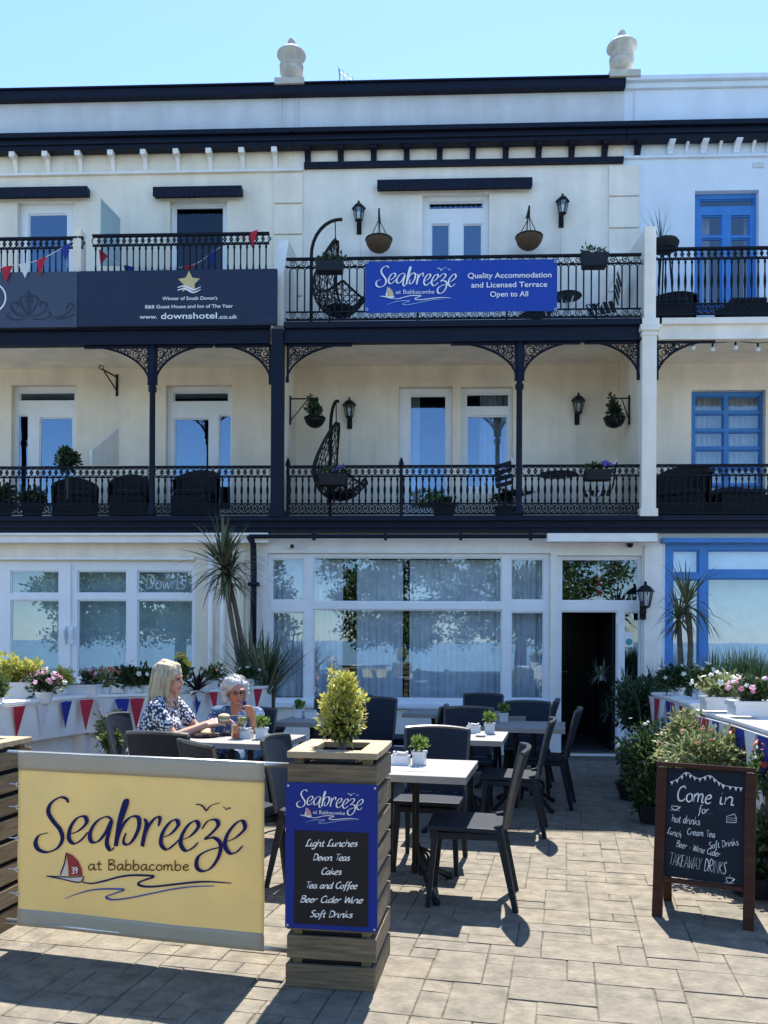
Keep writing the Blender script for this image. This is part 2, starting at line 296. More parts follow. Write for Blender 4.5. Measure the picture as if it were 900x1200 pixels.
GL = {
 'a': (5.2, [[(4, 4.5), (2.2, 5), (.6, 3), (.8, .6), (2.2, .2), (3.8, 3), (4, 4.6), (3.9, 1), (4.6, .1), (5.4, .8)]]),
 'b': (4.7, [[(.6, 9), (.5, 4), (.5, .3)], [(.5, 2.8), (2, 4.9), (3.8, 4), (3.6, 1), (1.8, 0), (.5, .8)]]),
 'c': (4.3, [[(3.6, 4.2), (2.2, 5), (.6, 3.2), (.8, .8), (2.2, 0), (4, 1)]]),
 'd': (5.2, [[(4, 4.4), (2.2, 5), (.6, 3), (.9, .5), (2.4, .3), (3.9, 3)], [(4.3, 9), (4, 4), (4, .6), (5, .3)]]),
 'e': (4.3, [[(.7, 2.4), (3, 3), (3.5, 4.3), (2.3, 5), (.7, 3.4), (.7, 1), (2.2, 0), (4, 1)]]),
 'f': (3.7, [[(4, 8.4), (3, 9), (2, 7.5), (1.8, 3), (1.5, -2), (.6, -3)], [(.3, 4.6), (3.6, 4.8)]]),
 'g': (4.8, [[(4, 4.5), (2.2, 5), (.6, 3), (.9, .6), (2.4, .4), (4, 3)], [(4.2, 4.8), (4, 0), (3.4, -3), (1.8, -3.6), (.6, -2.4)]]),
 'h': (5.0, [[(.6, 9), (.5, 0)], [(.5, 2.5), (2, 4.9), (3.6, 4.2), (3.6, 1), (4.2, .1), (5, .6)]]),
 'i': (2.2, [[(.6, 4.8), (.6, 1), (1.2, .1), (2, .6)], [(.6, 6.5), (.85, 6.9)]]),
 'k': (4.4, [[(.6, 9), (.5, 0)], [(3.4, 4.8), (.6, 2.3), (2.4, 1.6), (4.2, .1)]]),
 'l': (2.2, [[(.7, 9), (.6, 2), (1.1, .1), (2, .6)]]),
 'm': (6.8, [[(.5, 4.8), (.5, 0)], [(.5, 2.6), (1.8, 4.9), (2.9, 4.2), (2.9, 0)], [(2.9, 2.6), (4.2, 4.9), (5.4, 4.2), (5.4, .8), (6, .1), (6.6, .5)]]),
 'n': (5.0, [[(.5, 4.8), (.5, 0)], [(.5, 2.6), (2, 4.9), (3.5, 4.2), (3.5, .8), (4.1, .1), (4.8, .5)]]),
 'o': (4.5, [[(2.3, 5), (.7, 3.6), (.7, 1.2), (2.2, 0), (3.8, 1.4), (3.7, 3.8), (2.3, 5)]]),
 'r': (3.5, [[(.5, 4.8), (.5, 0)], [(.5, 2.4), (1.8, 4.6), (3.2, 4.8)]]),
 's': (3.8, [[(3.3, 4.5), (2, 5), (.9, 4), (2.2, 2.7), (3.2, 1.4), (2.2, .1), (.5, .6)]]),
 't': (3.1, [[(1.5, 7.4), (1.3, 1.2), (2, .1), (3, .6)], [(0, 5), (3, 5.1)]]),
 'u': (5.0, [[(.6, 4.8), (.6, 1.2), (1.8, .1), (3.4, 2.2)], [(3.6, 4.8), (3.6, .8), (4.2, .1), (4.8, .6)]]),
 'v': (4.1, [[(.4, 4.8), (1.8, .2), (3.6, 5)]]),
 'w': (5.8, [[(.4, 4.8), (1.4, .2), (2.8, 4), (4, .2), (5.4, 5)]]),
 'y': (4.5, [[(.6, 4.8), (.8, 1.4), (2, .6), (3.6, 3)], [(3.9, 4.8), (3.4, -1.5), (1.8, -3.6), (.5, -2.6)]]),
 'L': (4.9, [[(3.4, 8), (2.4, 9), (1.4, 7), (1.2, 2), (.4, .2), (2, .6), (4.6, .1)]]),
 'D': (5.9, [[(1, 8.6), (.9, .2)], [(.2, 8.6), (3.6, 8), (5.2, 5), (4, 1.2), (.6, .1)]]),
 'C': (5.5, [[(4.8, 7.4), (3.4, 8.8), (1.2, 7), (.6, 3.4), (1.8, .4), (4, .4), (5.2, 1.8)]]),
 'T': (4.6, [[(.2, 8.4), (5, 8.7)], [(2.6, 8.5), (2.4, .1)]]),
 'B': (5.5, [[(.9, 8.6), (.8, .1)], [(.3, 8.4), (3.4, 8.6), (4.2, 6.6), (1.2, 4.8), (4.4, 4), (4.6, 1.2), (2.4, .1), (.4, .4)]]),
 'W': (7.2, [[(.3, 8.6), (1.6, .2), (3.4, 7), (5, .2), (6.8, 8.8)]]),
 'S': (4.9, [[(4.2, 7.8), (2.8, 8.8), (1, 7.4), (1.6, 5.4), (3.6, 3.6), (3.6, 1.2), (2, .1), (.3, 1)]]),
 '^A': (4.6, [[(.2, 0), (2.2, 8.6), (4.2, 0)], [(1, 3), (3.4, 3)]]), '^T': (4.4, [[(.1, 8.5), (4.2, 8.6)], [(2.1, 8.5), (2.1, 0)]]),
 '^K': (4.5, [[(.6, 8.6), (.6, 0)], [(3.8, 8.6), (.6, 4.2), (4.1, 0)]]), '^E': (4, [[(3.6, 8.6), (.6, 8.6), (.6, 0), (3.7, 0)], [(.6, 4.5), (3, 4.5)]]),
 '^W': (6.4, [[(.2, 8.6), (1.6, 0), (3.1, 6.5), (4.6, 0), (6, 8.6)]]), '^Y': (4.4, [[(.2, 8.6), (2.1, 4.4), (4, 8.6)], [(2.1, 4.4), (1.9, 0)]]),
 '^D': (5, [[(.6, 0), (.6, 8.6), (3, 7.8), (4.4, 5), (3.4, 1), (.6, 0)]]), '^R': (4.7, [[(.6, 0), (.6, 8.6), (3, 8.4), (3.9, 6.6), (2.8, 4.7), (.6, 4.3), (4.1, 0)]]),
 '^I': (1.6, [[(.7, 8.6), (.7, 0)]]), '^N': (5, [[(.6, 0), (.6, 8.6), (4.2, 0), (4.2, 8.6)]]), '^S': (4.4, [[(3.7, 7.6), (2.2, 8.7), (.8, 7), (2.2, 4.6), (3.6, 2.2), (2.2, .1), (.5, 1.1)]]),
 '3': (4.4, [[(.6, 8), (2.4, 8.8), (3.8, 7), (2, 4.8), (3.9, 2.6), (2.4, .1), (.4, .8)]]), '9': (4.4, [[(3.6, 6.4), (2.2, 4.4), (.7, 6.4), (2.2, 8.7), (3.7, 6.6), (3.2, 2), (1.8, 0)]]),
 '.': (2, [[(.6, .2), (.9, .4)]]), '-': (3, [[(.5, 2.6), (2.4, 2.7)]]), '~': (.1, []), ' ': (3.4, []),
}
def write(mb, text, frame, cx, cy, h, w, wmin=None, slant=.18, rot=0, align='c', caps=False, width=None, spread=1.0, wob=0):
    """one line; h = height of a capital, (cx, cy) the middle of its baseline"""
    u = h / 8.6; keys = [('^' + c if caps and '^' + c in GL else c) for c in text]
    tot = sum(GL[k][0] * spread for k in keys); sx = 1.0
    if width: sx = width / (tot * u)
    x = -tot / 2 if align == 'c' else 0; c_, s_ = math.cos(rot), math.sin(rot); rr = random.Random(len(text) * 7 + int(cx * 1000))
    for k in keys:
        dy = rr.uniform(-wob, wob)
        for st in GL[k][1]:
            pts = []
            for a, b in st:
                px, py = (x + a + slant * b) * u * sx, (b + dy) * u; pts.append((cx + px * c_ - py * s_, cy + px * s_ + py * c_))
            ribbon(mb, pts, frame, w, wmin, smooth=not k.startswith('^') or k in ('^D', '^R', '^S'), taper=wmin is not None and wmin != w)
        x += GL[k][0] * spread
def plain(name, text, frame, cx, cy, h, mat, parent, width=None, bold=0, align='CENTER'):
    """upright sans lettering of the built-in face, laid on the sign"""
    cu = bpy.data.curves.new('text_tmp', 'FONT'); cu.body = text; cu.size = 1; cu.align_x = align; cu.offset = bold
    o = bpy.data.objects.new('text_tmp', cu); COL.objects.link(o); dg = bpy.context.evaluated_depsgraph_get(); me = bpy.data.meshes.new_from_object(o.evaluated_get(dg))
    vs_ = [v.co.copy() for v in me.vertices]; fs = [tuple(p.vertices) for p in me.polygons]; bpy.data.objects.remove(o); bpy.data.curves.remove(cu); bpy.data.meshes.remove(me)
    k = h / .70; xs = [v.x for v in vs_]; kx = k if not width else width / (max(xs) - min(xs)); mid = (max(xs) + min(xs)) / 2 if align == 'CENTER' else 0
    b = MB(); b.v = [frame(cx + (v.x - mid) * kx, cy + v.y * k) for v in vs_]; b.f = fs
    return b.build(name, mat, parent)
# the sailing-boat logotype, surveyed on its banner in a 900 x 514 field (v measured down)
LOGO = dict(
 word=[[(165, 97), (158, 82), (135, 77), (103, 98), (92, 130), (108, 165), (133, 200), (140, 235), (122, 268), (85, 284), (52, 274), (41, 248), (55, 220), (88, 211)],
  [(163, 217), (200, 205), (232, 174), (225, 150), (197, 156), (172, 190), (165, 232), (184, 252), (212, 238), (238, 208)],
  [(330, 163), (308, 150), (272, 168), (247, 208), (250, 243), (276, 243), (306, 208), (327, 165), (316, 212), (308, 252), (320, 278), (335, 266)],
  [(352, 200), (367, 160), (384, 100), (377, 90), (362, 140), (349, 210), (341, 262), (350, 225), (372, 178), (400, 151), (426, 155), (428, 192), (408, 236), (386, 256), (370, 246), (380, 212)],
  [(448, 158), (457, 178), (448, 225), (442, 262), (452, 215), (470, 178), (492, 154), (507, 157), (503, 186)],
  [(516, 228), (550, 215), (578, 182), (570, 162), (546, 172), (521, 208), (515, 250), (536, 272), (564, 255), (590, 228)],
  [(592, 236), (626, 222), (655, 187), (646, 166), (620, 178), (596, 215), (590, 252), (608, 277), (635, 266), (655, 245)],
  [(668, 196), (690, 166), (720, 162), (728, 182), (704, 212), (682, 232), (714, 229), (738, 252), (733, 296), (705, 340), (672, 354), (649, 338), (655, 300), (692, 276), (740, 262), (765, 240)],
  [(752, 246), (792, 230), (828, 195), (820, 166), (794, 176), (764, 215), (755, 256), (774, 286), (800, 281), (822, 258)]],
 birds=[[(643, 103), (668, 108), (685, 129)], [(685, 129), (702, 108), (738, 97)], [(748, 111), (760, 124)], [(760, 124), (768, 117), (776, 119)]],
 wave1=[(215, 397), (250, 402), (300, 392), (360, 376), (420, 370), (486, 374), (452, 388), (430, 398), (436, 409), (480, 413), (560, 405), (640, 396), (700, 394), (778, 400)],
 wave2=[(148, 459), (200, 440), (250, 427), (310, 422), (374, 424), (340, 438), (306, 452), (330, 462), (390, 456), (470, 440), (560, 422), (640, 412), (715, 410)],
 sail=[(155, 285), (178, 294), (200, 316), (213, 345), (217, 373), (166, 373), (163, 330)], jib=[(154, 305), (161, 372), (140, 370)], mast=[(155, 286), (150, 325), (134, 370)],
 hull=[(80, 373), (120, 375), (166, 377), (221, 376), (202, 394), (150, 388)], keel=[(80, 373), (140, 384), (205, 398), (222, 376)])
def logo(frame, parent, ink, wave_a, wave_b, sail, jib, hull, small=None, number=True):
    """frame(u, v) with u, v in the 900-wide field, v up (0 at its top)"""
    F = lambda u, v, e=0: frame(u, -v, e)
    def st(name, strokes, mat, w, wm):
        b = MB()
        for s in strokes: ribbon(b, [(a, -c) for a, c in s], lambda u, v, e=0: frame(u, v, e + .0006), w, wm, nib=R_(20))
        return b.build(name, mat, parent)
    st('lettering', LOGO['word'], ink, 17, 5.5); st('bird_emblem', LOGO['birds'], ink, 8, 3)
    st('wave_emblem', [LOGO['wave1']], wave_a, 11, 7); st('wave_emblem', [LOGO['wave2']], wave_b, 11, 5)
    em = MB(); poly(em, LOGO['sail'], F); sl_ = em.build('sail_emblem', sail, parent)
    em = MB(); poly(em, LOGO['jib'], F); poly(em, LOGO['hull'], F); em.build('hull_emblem', jib, parent)
    st('boat_outline', [LOGO['mast'], LOGO['keel'], LOGO['hull'][:4]], hull, 6, 4)
    b = MB(); write(b, 'at Babbacombe', frame, 428, -352, 38, 4.4, slant=0, width=385, spread=1.05); b.build('lettering', small or ink, parent)
    if number:
        b = MB(); F2 = lambda u, v, e=0: frame(u, v, e + .0016); write(b, '39', F2, 188, -364, 23, 3.6, slant=0); b.build('lettering', m_inkw, parent)
def plane(o, u, v, n, off=.003):
    """sign frame: o origin, u and v unit steps, lifted off along n"""
    o, u, v, n = Vector(o), Vector(u), Vector(v), Vector(n).normalized()
    return lambda a, b, e=0: o + u * a + v * b + n * (off + e)
# ------------------------------------------------------------------ ground, paving, road, sea
TR = R_(-10.0)                                  # the terrace is laid out a little askew to the houses
Tx, Ty = Vector((math.cos(TR), math.sin(TR), 0)), Vector((-math.sin(TR), math.cos(TR), 0))
def build_ground():
    b = MB(); rows = [(30, -.02), (-30, -.02), (-30.5, -.05), (-32, -.6), (-36, -12), (-60, -45), (-90, -62)]
    xs = [-400, -60, -20, 20, 60, 400]
    for y, z in rows:
        for x in xs: b.v.append(Vector((x, y, z)))
    n = len(xs)
    for j in range(len(rows) - 1):
        for i in range(n - 1): b.f.append((j * n + i, (j + 1) * n + i, (j + 1) * n + i + 1, j * n + i + 1))
    struct(b.build('ground', m_grass))
    b = MB(); b.add([(-30000, -30000, -55), (30000, -30000, -55), (30000, -70, -55), (-30000, -70, -55)], [(0, 1, 2, 3)]); struct(b.build('sea', m_sea))
    b = MB(); b.add([(-60, -20.5, -.012), (60, -20.5, -.012), (60, -14.6, -.012), (-60, -14.6, -.012)], [(0, 1, 2, 3)]); struct(b.build('road', m_asph))
    b = MB(); b.box(-60, 60, -14.6, -14.45, -.08, .0); b.box(-60, 60, -20.65, -20.5, -.08, .1); struct(b.build('kerb', m_mortar))
    b = MB(); b.add([(-7.6, -12.3, -.007), (7.6, -12.3, -.007), (7.6, .02, -.007), (-7.6, .02, -.007)], [(0, 1, 2, 3)]); struct(b.build('terrace_bed', m_mortar)); b = MB()
    for a, c, y0, y1 in ((-20, -7.604, -14.45, .02), (7.604, 20, -14.45, .02), (-7.604, 7.604, -14.45, -12.304)): b.add([(a, y0, -.007), (c, y0, -.007), (c, y1, -.007), (a, y1, -.007)], [(0, 1, 2, 3)])
    struct(b.build('bounce_pavement', m_conc))  # unseen pale sheets added to bounce sunlight onto the shaded facade
def build_paving():
    b = MB(); rr = random.Random(3); u = .122; nx, ny = 124, 106; used = set(); ox, oy = -7.6, -13.0
    kinds = [(2, 2), (2, 1), (1, 2), (3, 1), (1, 1), (2, 1), (3, 2), (2, 2), (2, 3), (4, 2)]
    M_ = Matrix.Rotation(TR, 4, 'Z')
    for j in range(ny):
        for i in range(nx):
            if (i, j) in used: continue
            ks = kinds[:]; rr.shuffle(ks); ks.append((1, 1))
            for w_, h_ in ks:
                cells = [(i + a, j + c) for a in range(w_) for c in range(h_)]
                if all(q not in used and q[0] < nx and q[1] < ny for q in cells): break
            used.update(cells)
            x0, y0 = ox + i * u, oy + j * u; x1, y1 = x0 + w_ * u, y0 + h_ * u
            c = M_ @ Vector(((x0 + x1) / 2, (y0 + y1) / 2, 0))
            if c.y > -.12 or abs(c.x) > 7.3 or c.y < -12.0: continue
            gp = .0008; ch = .0038; z = rr.uniform(-.0015, .001); t1, t2 = rr.uniform(-.001, .001), rr.uniform(-.001, .001)
            jt = [rr.uniform(-.003, .003) for _ in range(8)]
            lo = [(x0 + gp + jt[0], y0 + gp + jt[1]), (x1 - gp + jt[2], y0 + gp + jt[3]), (x1 - gp + jt[4], y1 - gp + jt[5]), (x0 + gp + jt[6], y1 - gp + jt[7])]
            hi = [(lo[0][0] + ch, lo[0][1] + ch), (lo[1][0] - ch, lo[1][1] + ch), (lo[2][0] - ch, lo[2][1] - ch), (lo[3][0] + ch, lo[3][1] - ch)]
            vs_ = [M_ @ Vector((*p, -.0062)) for p in lo] + [M_ @ Vector((*p, z + (t1 if k in (1, 2) else t2))) for k, p in enumerate(hi)]
            b.add(vs_, [(4, 5, 6, 7), (0, 1, 5, 4), (1, 2, 6, 5), (2, 3, 7, 6), (3, 0, 4, 7)])
    struct(b.build('paving', m_slab))
build_ground(); build_paving()

# ------------------------------------------------------------------ foliage helpers
def leaves(mb, c, r, n, s, rr=None, up=.3, lump=.35, fill=.55, aspect=.5):
    rr = rr or random; c = Vector(c); ph = [rr.uniform(0, 6.28) for _ in range(4)]
    for _ in range(n):
        d = Vector((rr.gauss(0, 1), rr.gauss(0, 1), rr.gauss(0, 1))).normalized()
        k = 1 - lump + lump * (math.sin(d.x * 4 + ph[0]) * math.sin(d.z * 4 + ph[1]) + math.sin(d.y * 5 + ph[2])) * .6
        rad = k * (fill + (1 - fill) * rr.random()) if rr.random() < .85 else k * rr.random()
        p = c + Vector((d.x * r[0], d.y * r[1], d.z * r[2])) * rad
        a = (d + Vector((rr.gauss(0, .6), rr.gauss(0, .6), rr.gauss(0, .6) + up))).normalized()
        b_ = a.cross(Vector((rr.gauss(0, 1), rr.gauss(0, 1), rr.gauss(0, 1)))).normalized(); nn = a.cross(b_); L = s * rr.uniform(.6, 1.3)
        o = len(mb.v); mb.v += [p, p + a * (L * .45) + b_ * (L * aspect / 2) + nn * (L * .06), p + a * L, p + a * (L * .45) - b_ * (L * aspect / 2) + nn * (L * .06)]
        mb.f.append((o, o + 1, o + 2, o + 3))
def blossoms(mb, c, r, n, s, rr=None, top=.2):
    rr = rr or random; c = Vector(c)
    for _ in range(n):
        d = Vector((rr.gauss(0, 1), rr.gauss(0, 1), abs(rr.gauss(0, 1)) + top)).normalized(); p = c + Vector((d.x * r[0], d.y * r[1], d.z * r[2])) * rr.uniform(.85, 1.08)
        nrm = (d + Vector((rr.gauss(0, .3), rr.gauss(0, .3) - .4, .2))).normalized(); a = nrm.orthogonal().normalized(); b_ = nrm.cross(a); k = s * rr.uniform(.7, 1.2)
        o = len(mb.v); mb.v.append(p + nrm * .2 * k)
        for i in range(10):
            t = i * math.pi / 5; q = k * (.5 if i % 2 else .36); mb.v.append(p + a * math.cos(t) * q + b_ * math.sin(t) * q + nrm * (.12 * k if i % 2 else .02 * k))
        for i in range(10): mb.f.append((o, o + 1 + i, o + 1 + (i + 1) % 10))
def blades(mb, c, n, L, w, spread, rr=None, droop=.5, up=.55, seg=4, base_r=.0):
    rr = rr or random; c = Vector(c)
    for _ in range(n):
        a = rr.uniform(0, 6.283); el = rr.uniform(up - spread, up + spread); d = Vector((math.cos(a) * math.cos(el), math.sin(a) * math.cos(el), math.sin(el)))
        l = L * rr.uniform(.7, 1.15); side = Vector((-math.sin(a), math.cos(a), 0)); p = c + Vector((math.cos(a), math.sin(a), 0)) * base_r * rr.random(); dr = droop * rr.uniform(.4, 1.6); o = len(mb.v)
        for i in range(seg + 1):
            t = i / seg; ww = w * (1 - t) ** .7 * (.6 + .8 * min(t * 3, 1)) / 2
            mb.v += [p + side * ww, p - side * ww]; d = (d + Vector((0, 0, -dr / seg * (t + .3)))).normalized(); p = p + d * (l / seg)
        for i in range(seg): mb.f.append((o + 2 * i, o + 2 * i + 1, o + 2 * i + 3, o + 2 * i + 2))
def broad_tree(x, y, h, cx, cr, label, seed):
    rr = random.Random(seed); t = thing('tree', (x, y, -.02), label, 'tree', group='trees along the cliff-top green')
    b = MB(); b.tube([(x, y, -.1), (x + .05, y, 1.2), (x + .1, y, 2.4), (x + .3, y, 3.6)], [.30, .21, .19, .15], 9)
    for i in range(9):
        a = rr.uniform(0, 6.28); q = Vector((x + .1, y, rr.uniform(1.9, 3.0))); e = Vector((x + cx + math.cos(a) * cr * .75, y + math.sin(a) * cr * .6, rr.uniform(2.6, h * .85)))
        b.tube([q, q.lerp(e, .5) + Vector((0, 0, .3)), e], [.11, .07, .025], 6)
    b.build('trunk', m_bark, t, smooth=True)
    b = MB()
    for i in range(270):
        a = rr.uniform(0, 6.28); k = rr.uniform(.2, 1) ** .6; z = 1.45 + (h - 1.45) * rr.random() ** 1.25; sh = math.sqrt(max(.08, 1 - ((z - h * .5) / (h * .62)) ** 2))
        leaves(b, (x + cx + math.cos(a) * cr * k * sh, y + math.sin(a) * cr * .8 * k * sh, z), (.95, .95, .55), 190, .17, rr, lump=.3, fill=.3)
    b.build('crown', m_leaf, t)
broad_tree(4.0, -21.5, 7.2, -1.8, 5.8, 'spreading green tree mirrored in the big front window', 11)
broad_tree(-9.0, -20, 6.6, -.6, 5.0, 'smaller tree mirrored in the left hotel windows', 12)
# ------------------------------------------------------------------ the terrace of three houses
Y1 = 1.25                                        # upper walls stand this far behind the ground floor front
XL, XR = X(326), X(756)                          # party lines
GL_, GR_ = X(293, 0, 740), X(776, 0, 740)          # party lines at street level
XA, XB = -8.6, 8.6                               # far ends
def wall_holes(mb, x0, x1, z0, z1, y0, y1, holes):
    xs = sorted({x0, x1} | {min(max(q, x0), x1) for h in holes for q in h[:2]}); zs = sorted({z0, z1} | {min(max(q, z0), z1) for h in holes for q in h[2:]})
    def solid(i, j):
        if i < 0 or j < 0 or i >= len(xs) - 1 or j >= len(zs) - 1: return False
        cx, cz = (xs[i] + xs[i + 1]) / 2, (zs[j] + zs[j + 1]) / 2
        return not any(h[0] < cx < h[1] and h[2] < cz < h[3] for h in holes)
    for i in range(len(xs) - 1):
        for j in range(len(zs) - 1):
            if not solid(i, j): continue
            a, b, c, d = xs[i], xs[i + 1], zs[j], zs[j + 1]
            mb.add([(a, y0, c), (b, y0, c), (b, y0, d), (a, y0, d)], [(0, 1, 2, 3)]); mb.add([(a, y1, c), (b, y1, c), (b, y1, d), (a, y1, d)], [(3, 2, 1, 0)])
            if not solid(i - 1, j): mb.add([(a, y0, c), (a, y0, d), (a, y1, d), (a, y1, c)], [(0, 1, 2, 3)])
            if not solid(i + 1, j): mb.add([(b, y0, c), (b, y1, c), (b, y1, d), (b, y0, d)], [(0, 1, 2, 3)])
            if not solid(i, j - 1): mb.add([(a, y0, c), (a, y1, c), (b, y1, c), (b, y0, c)], [(0, 1, 2, 3)])
            if not solid(i, j + 1): mb.add([(a, y0, d), (b, y0, d), (b, y1, d), (a, y1, d)], [(0, 1, 2, 3)])
    return mb
def curtain(x0, x1, z0, z1, y, n, amp=.03, seed=0):
    b = MB(); rr = random.Random(seed); k = max(6, int((x1 - x0) * 60)); ph = rr.uniform(0, 6)
    for i in range(k + 1):
        t = i / k; d = amp * (math.sin(t * n * 6.28 + ph) + .5 * math.sin(t * n * 2.7 * 6.28 + 1)); x = x0 + (x1 - x0) * t
        b.v += [Vector((x, y + d, z0)), Vector((x, y + d * .6, z1))]
    for i in range(k): b.f.append((2 * i, 2 * i + 2, 2 * i + 3, 2 * i + 1))
    return b
def window(parent, fr, panes, y, mat, glass, depth=.07, part='window', reveal=.12, extra=None, curt=None, cmat=None):
    """fr and panes are rectangles (x0, x1, z0, z1); the frame sits `reveal` behind the wall face y"""
    b = MB(); wall_holes(b, *fr, y + reveal, y + reveal + depth, panes)
    for p in panes:                                   # glazing bead, a step inside each pane
        e = .018; wall_holes(b, p[0] + .0005, p[1] - .0005, p[2] + .0005, p[3] - .0005, y + reveal + .022, y + reveal + depth - .01, [(p[0] + e, p[1] - e, p[2] + e, p[3] - e)])
    o = b.build(part, mat, parent)
    b = MB()
    for p in panes: b.add([(p[0], y + reveal + .035, p[2]), (p[1], y + reveal + .035, p[2]), (p[1], y + reveal + .035, p[3]), (p[0], y + reveal + .035, p[3])], [(0, 1, 2, 3)])
    b.build('pane', glass, o)
    for k, c in enumerate(curt or []):
        curtain(*c[:4], y + reveal + .2, c[4], seed=k).build('curtain', cmat or m_net, o, smooth=True)
    return o
def prx(l, Y): return [rect(*q, Y) for q in l]
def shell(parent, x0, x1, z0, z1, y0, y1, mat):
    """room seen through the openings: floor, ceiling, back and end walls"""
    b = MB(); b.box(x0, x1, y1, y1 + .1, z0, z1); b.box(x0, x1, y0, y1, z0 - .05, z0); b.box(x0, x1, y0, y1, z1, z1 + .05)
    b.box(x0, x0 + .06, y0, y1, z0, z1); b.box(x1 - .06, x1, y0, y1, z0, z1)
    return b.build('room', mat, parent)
def railing(x0, x1, y, z0, z1, style):
    b = MB(); L = x1 - x0
    b.box(x0, x1, y - .022, y + .022, z1 - .028, z1); b.box(x0, x1, y - .014, y + .014, z0, z0 + .022)
    if style == 'ornate':
        h1, h2 = .125, .135; b.box(x0, x1, y - .012, y + .012, z1 - h1 - .03, z1 - h1 - .012); b.box(x0, x1, y - .012, y + .012, z0 + h2, z0 + h2 + .016)
        n = max(1, round(L / .083)); s = L / n; za, zb = z0 + h2 + .016, z1 - h1 - .03; hh = zb - za
        for i in range(n):
            x = x0 + (i + .5) * s
            b.lathe([(.009, za), (.017, za + .03), (.010, za + .06), (.009, za + hh * .3), (.016, za + hh * .42), (.019, za + hh * .5), (.016, za + hh * .58), (.009, za + hh * .72), (.010, zb - .06), (.017, zb - .03), (.009, zb)], 6, (x, y, 0))
            zc = z1 - .028 - (h1 - .016) / 2; r = (h1 - .02) / 2
            b.ring((x, y, zc), s * .62, .0075, 8, rz=r); b.ring((x + s / 2, y, zc), s * .26, .006, 6, rz=r * .45)
            zc = z0 + .022 + (h2 - .022) / 2; r = (h2 - .03) / 2
            b.ring((x, y, zc), s * .5, .009, 8, rz=r); b.ring((x - s * .25, y, zc + r * .45), s * .22, .007, 6, rz=r * .42); b.ring((x + s * .25, y, zc - r * .4), s * .22, .007, 6, rz=r * .42)
            b.bar((x - s / 2, y, zc - r), (x + s / 2, y, zc + r), .009, .009); b.ring((x, y, zc), s * .2, .008, 6, rz=r * .4)
    else:
        h1, h2 = .10, .105; b.box(x0, x1, y - .011, y + .011, z1 - h1 - .03, z1 - h1 - .014); b.box(x0, x1, y - .011, y + .011, z0 + h2, z0 + h2 + .016)
        n = max(1, round(L / .098)); s = L / n; za, zb = z0 + h2 + .016, z1 - h1 - .03
        for i in range(n):
            x = x0 + (i + .5) * s; b.box(x - .0085, x + .0085, y - .0085, y + .0085, za, zb - .035)
            b.ring((x + s / 2, y, zb - .04), s / 2, .0075, 6, rz=.038, a0=0, a1=math.pi)
        n = max(1, round(L / .15)); s = L / n
        for zc, r in ((z1 - .022 - h1 / 2, h1 * .36), (z0 + .012 + h2 / 2, h2 * .36)):
            for i in range(n):
                x = x0 + (i + .5) * s; pts = []
                for k in range(19):                     # running scroll
                    t = k / 18; a = t * 3.1 * math.pi; q = r * (1.25 - t); pts.append((x + .012 + math.cos(a) * q, y, zc + math.sin(a) * q))
                b.tube([(x - s * .62, y, zc - r)] + pts[::-1][:0] + [(x - s * .3, y, zc - r * .9)] + [], .0065, 4); b.tube(pts, .0065, 4)
                b.tube([(x + .012 + r * 1.25, y, zc), (x + s * .5, y, zc - r), (x + s * .72, y, zc - r * .5)], .0065, 4)
        for i in range(4):
            x = x0 + L * (i + .5) / 4; b.box(x - .012, x + .012, y - .03, y - .012, z0 - .06, z0 + .16)
    return b
def spandrel(xc, zt, y, w_, h, side, seed=1):
    """cast-iron fretwork corner: a quarter arch under the beam, filled with scrolls"""
    b = MB(); rr = random.Random(seed); arc = []
    for i in range(13):
        a = math.pi / 2 * i / 12; arc.append((xc + side * (w_ - w_ * math.cos(a) ) , y, zt - h + h * math.sin(a)))
    # inner edge runs from the column foot of the bracket up to the beam
    arc = [(xc + side * w_ * (1 - math.cos(math.pi / 2 * i / 12)), y, zt - h * (1 - math.sin(math.pi / 2 * i / 12))) for i in range(13)]
    b.tube(arc, .016, 5); b.box(min(xc, xc + side * w_), max(xc, xc + side * w_), y - .015, y + .015, zt - .03, zt); b.box(min(xc, xc + side * .03), max(xc, xc + side * .03), y - .015, y + .015, zt - h, zt)
    done = []
    def dist(px, pz):
        u = (px - xc) * side; v = zt - pz; e = min(u - .02, v - .02)
        k = math.hypot((w_ - u) / w_, (h - v) / h)       # outside the ellipse centred on the far lower corner
        return min(e, (k - 1) * min(w_, h) * .8)
    for _ in range(1600):
        px = xc + side * rr.uniform(0, w_); pz = zt - rr.uniform(0, h); r = dist(px, pz)
        for q in done: r = min(r, math.hypot(px - q[0], pz - q[1]) - q[2])
        if r > .014: r = min(r, .062); done.append((px, pz, r))
    for px, pz, r in done:
        b.ring((px, y, pz), r, .008, 9)
        if r > .032: b.ring((px + r * .3, y, pz), r * .5, .007, 7)
    return b
def console(mb, x, w_, ytop, ywall, z0, z1):
    d = ywall - ytop
    prof = [(ywall, z0), (ywall - d * .16, z0), (ywall - d * .2, z0 + (z1 - z0) * .3), (ywall - d * .45, z0 + (z1 - z0) * .62), (ywall - d * .9, z0 + (z1 - z0) * .85), (ywall - d, z1), (ywall, z1)]
    mb.prism([(x - w_ / 2, a, c) for a, c in prof], (w_, 0, 0))
zD1a, zD1b = Z(623, -.15), Z(606, -.15)              # first floor deck, underside and top
zCeil = Z(428, Y1); zB2a, zB2b, zD2 = Z(402, -.1), Z(385, -.1), Z(378, -.1)
YC = Y1 - .24                                        # front of the cornice
zC0, zC1 = Z(163.5, YC), Z(145, YC); zP1 = Z(97, 1.15)
FRONT = -.15
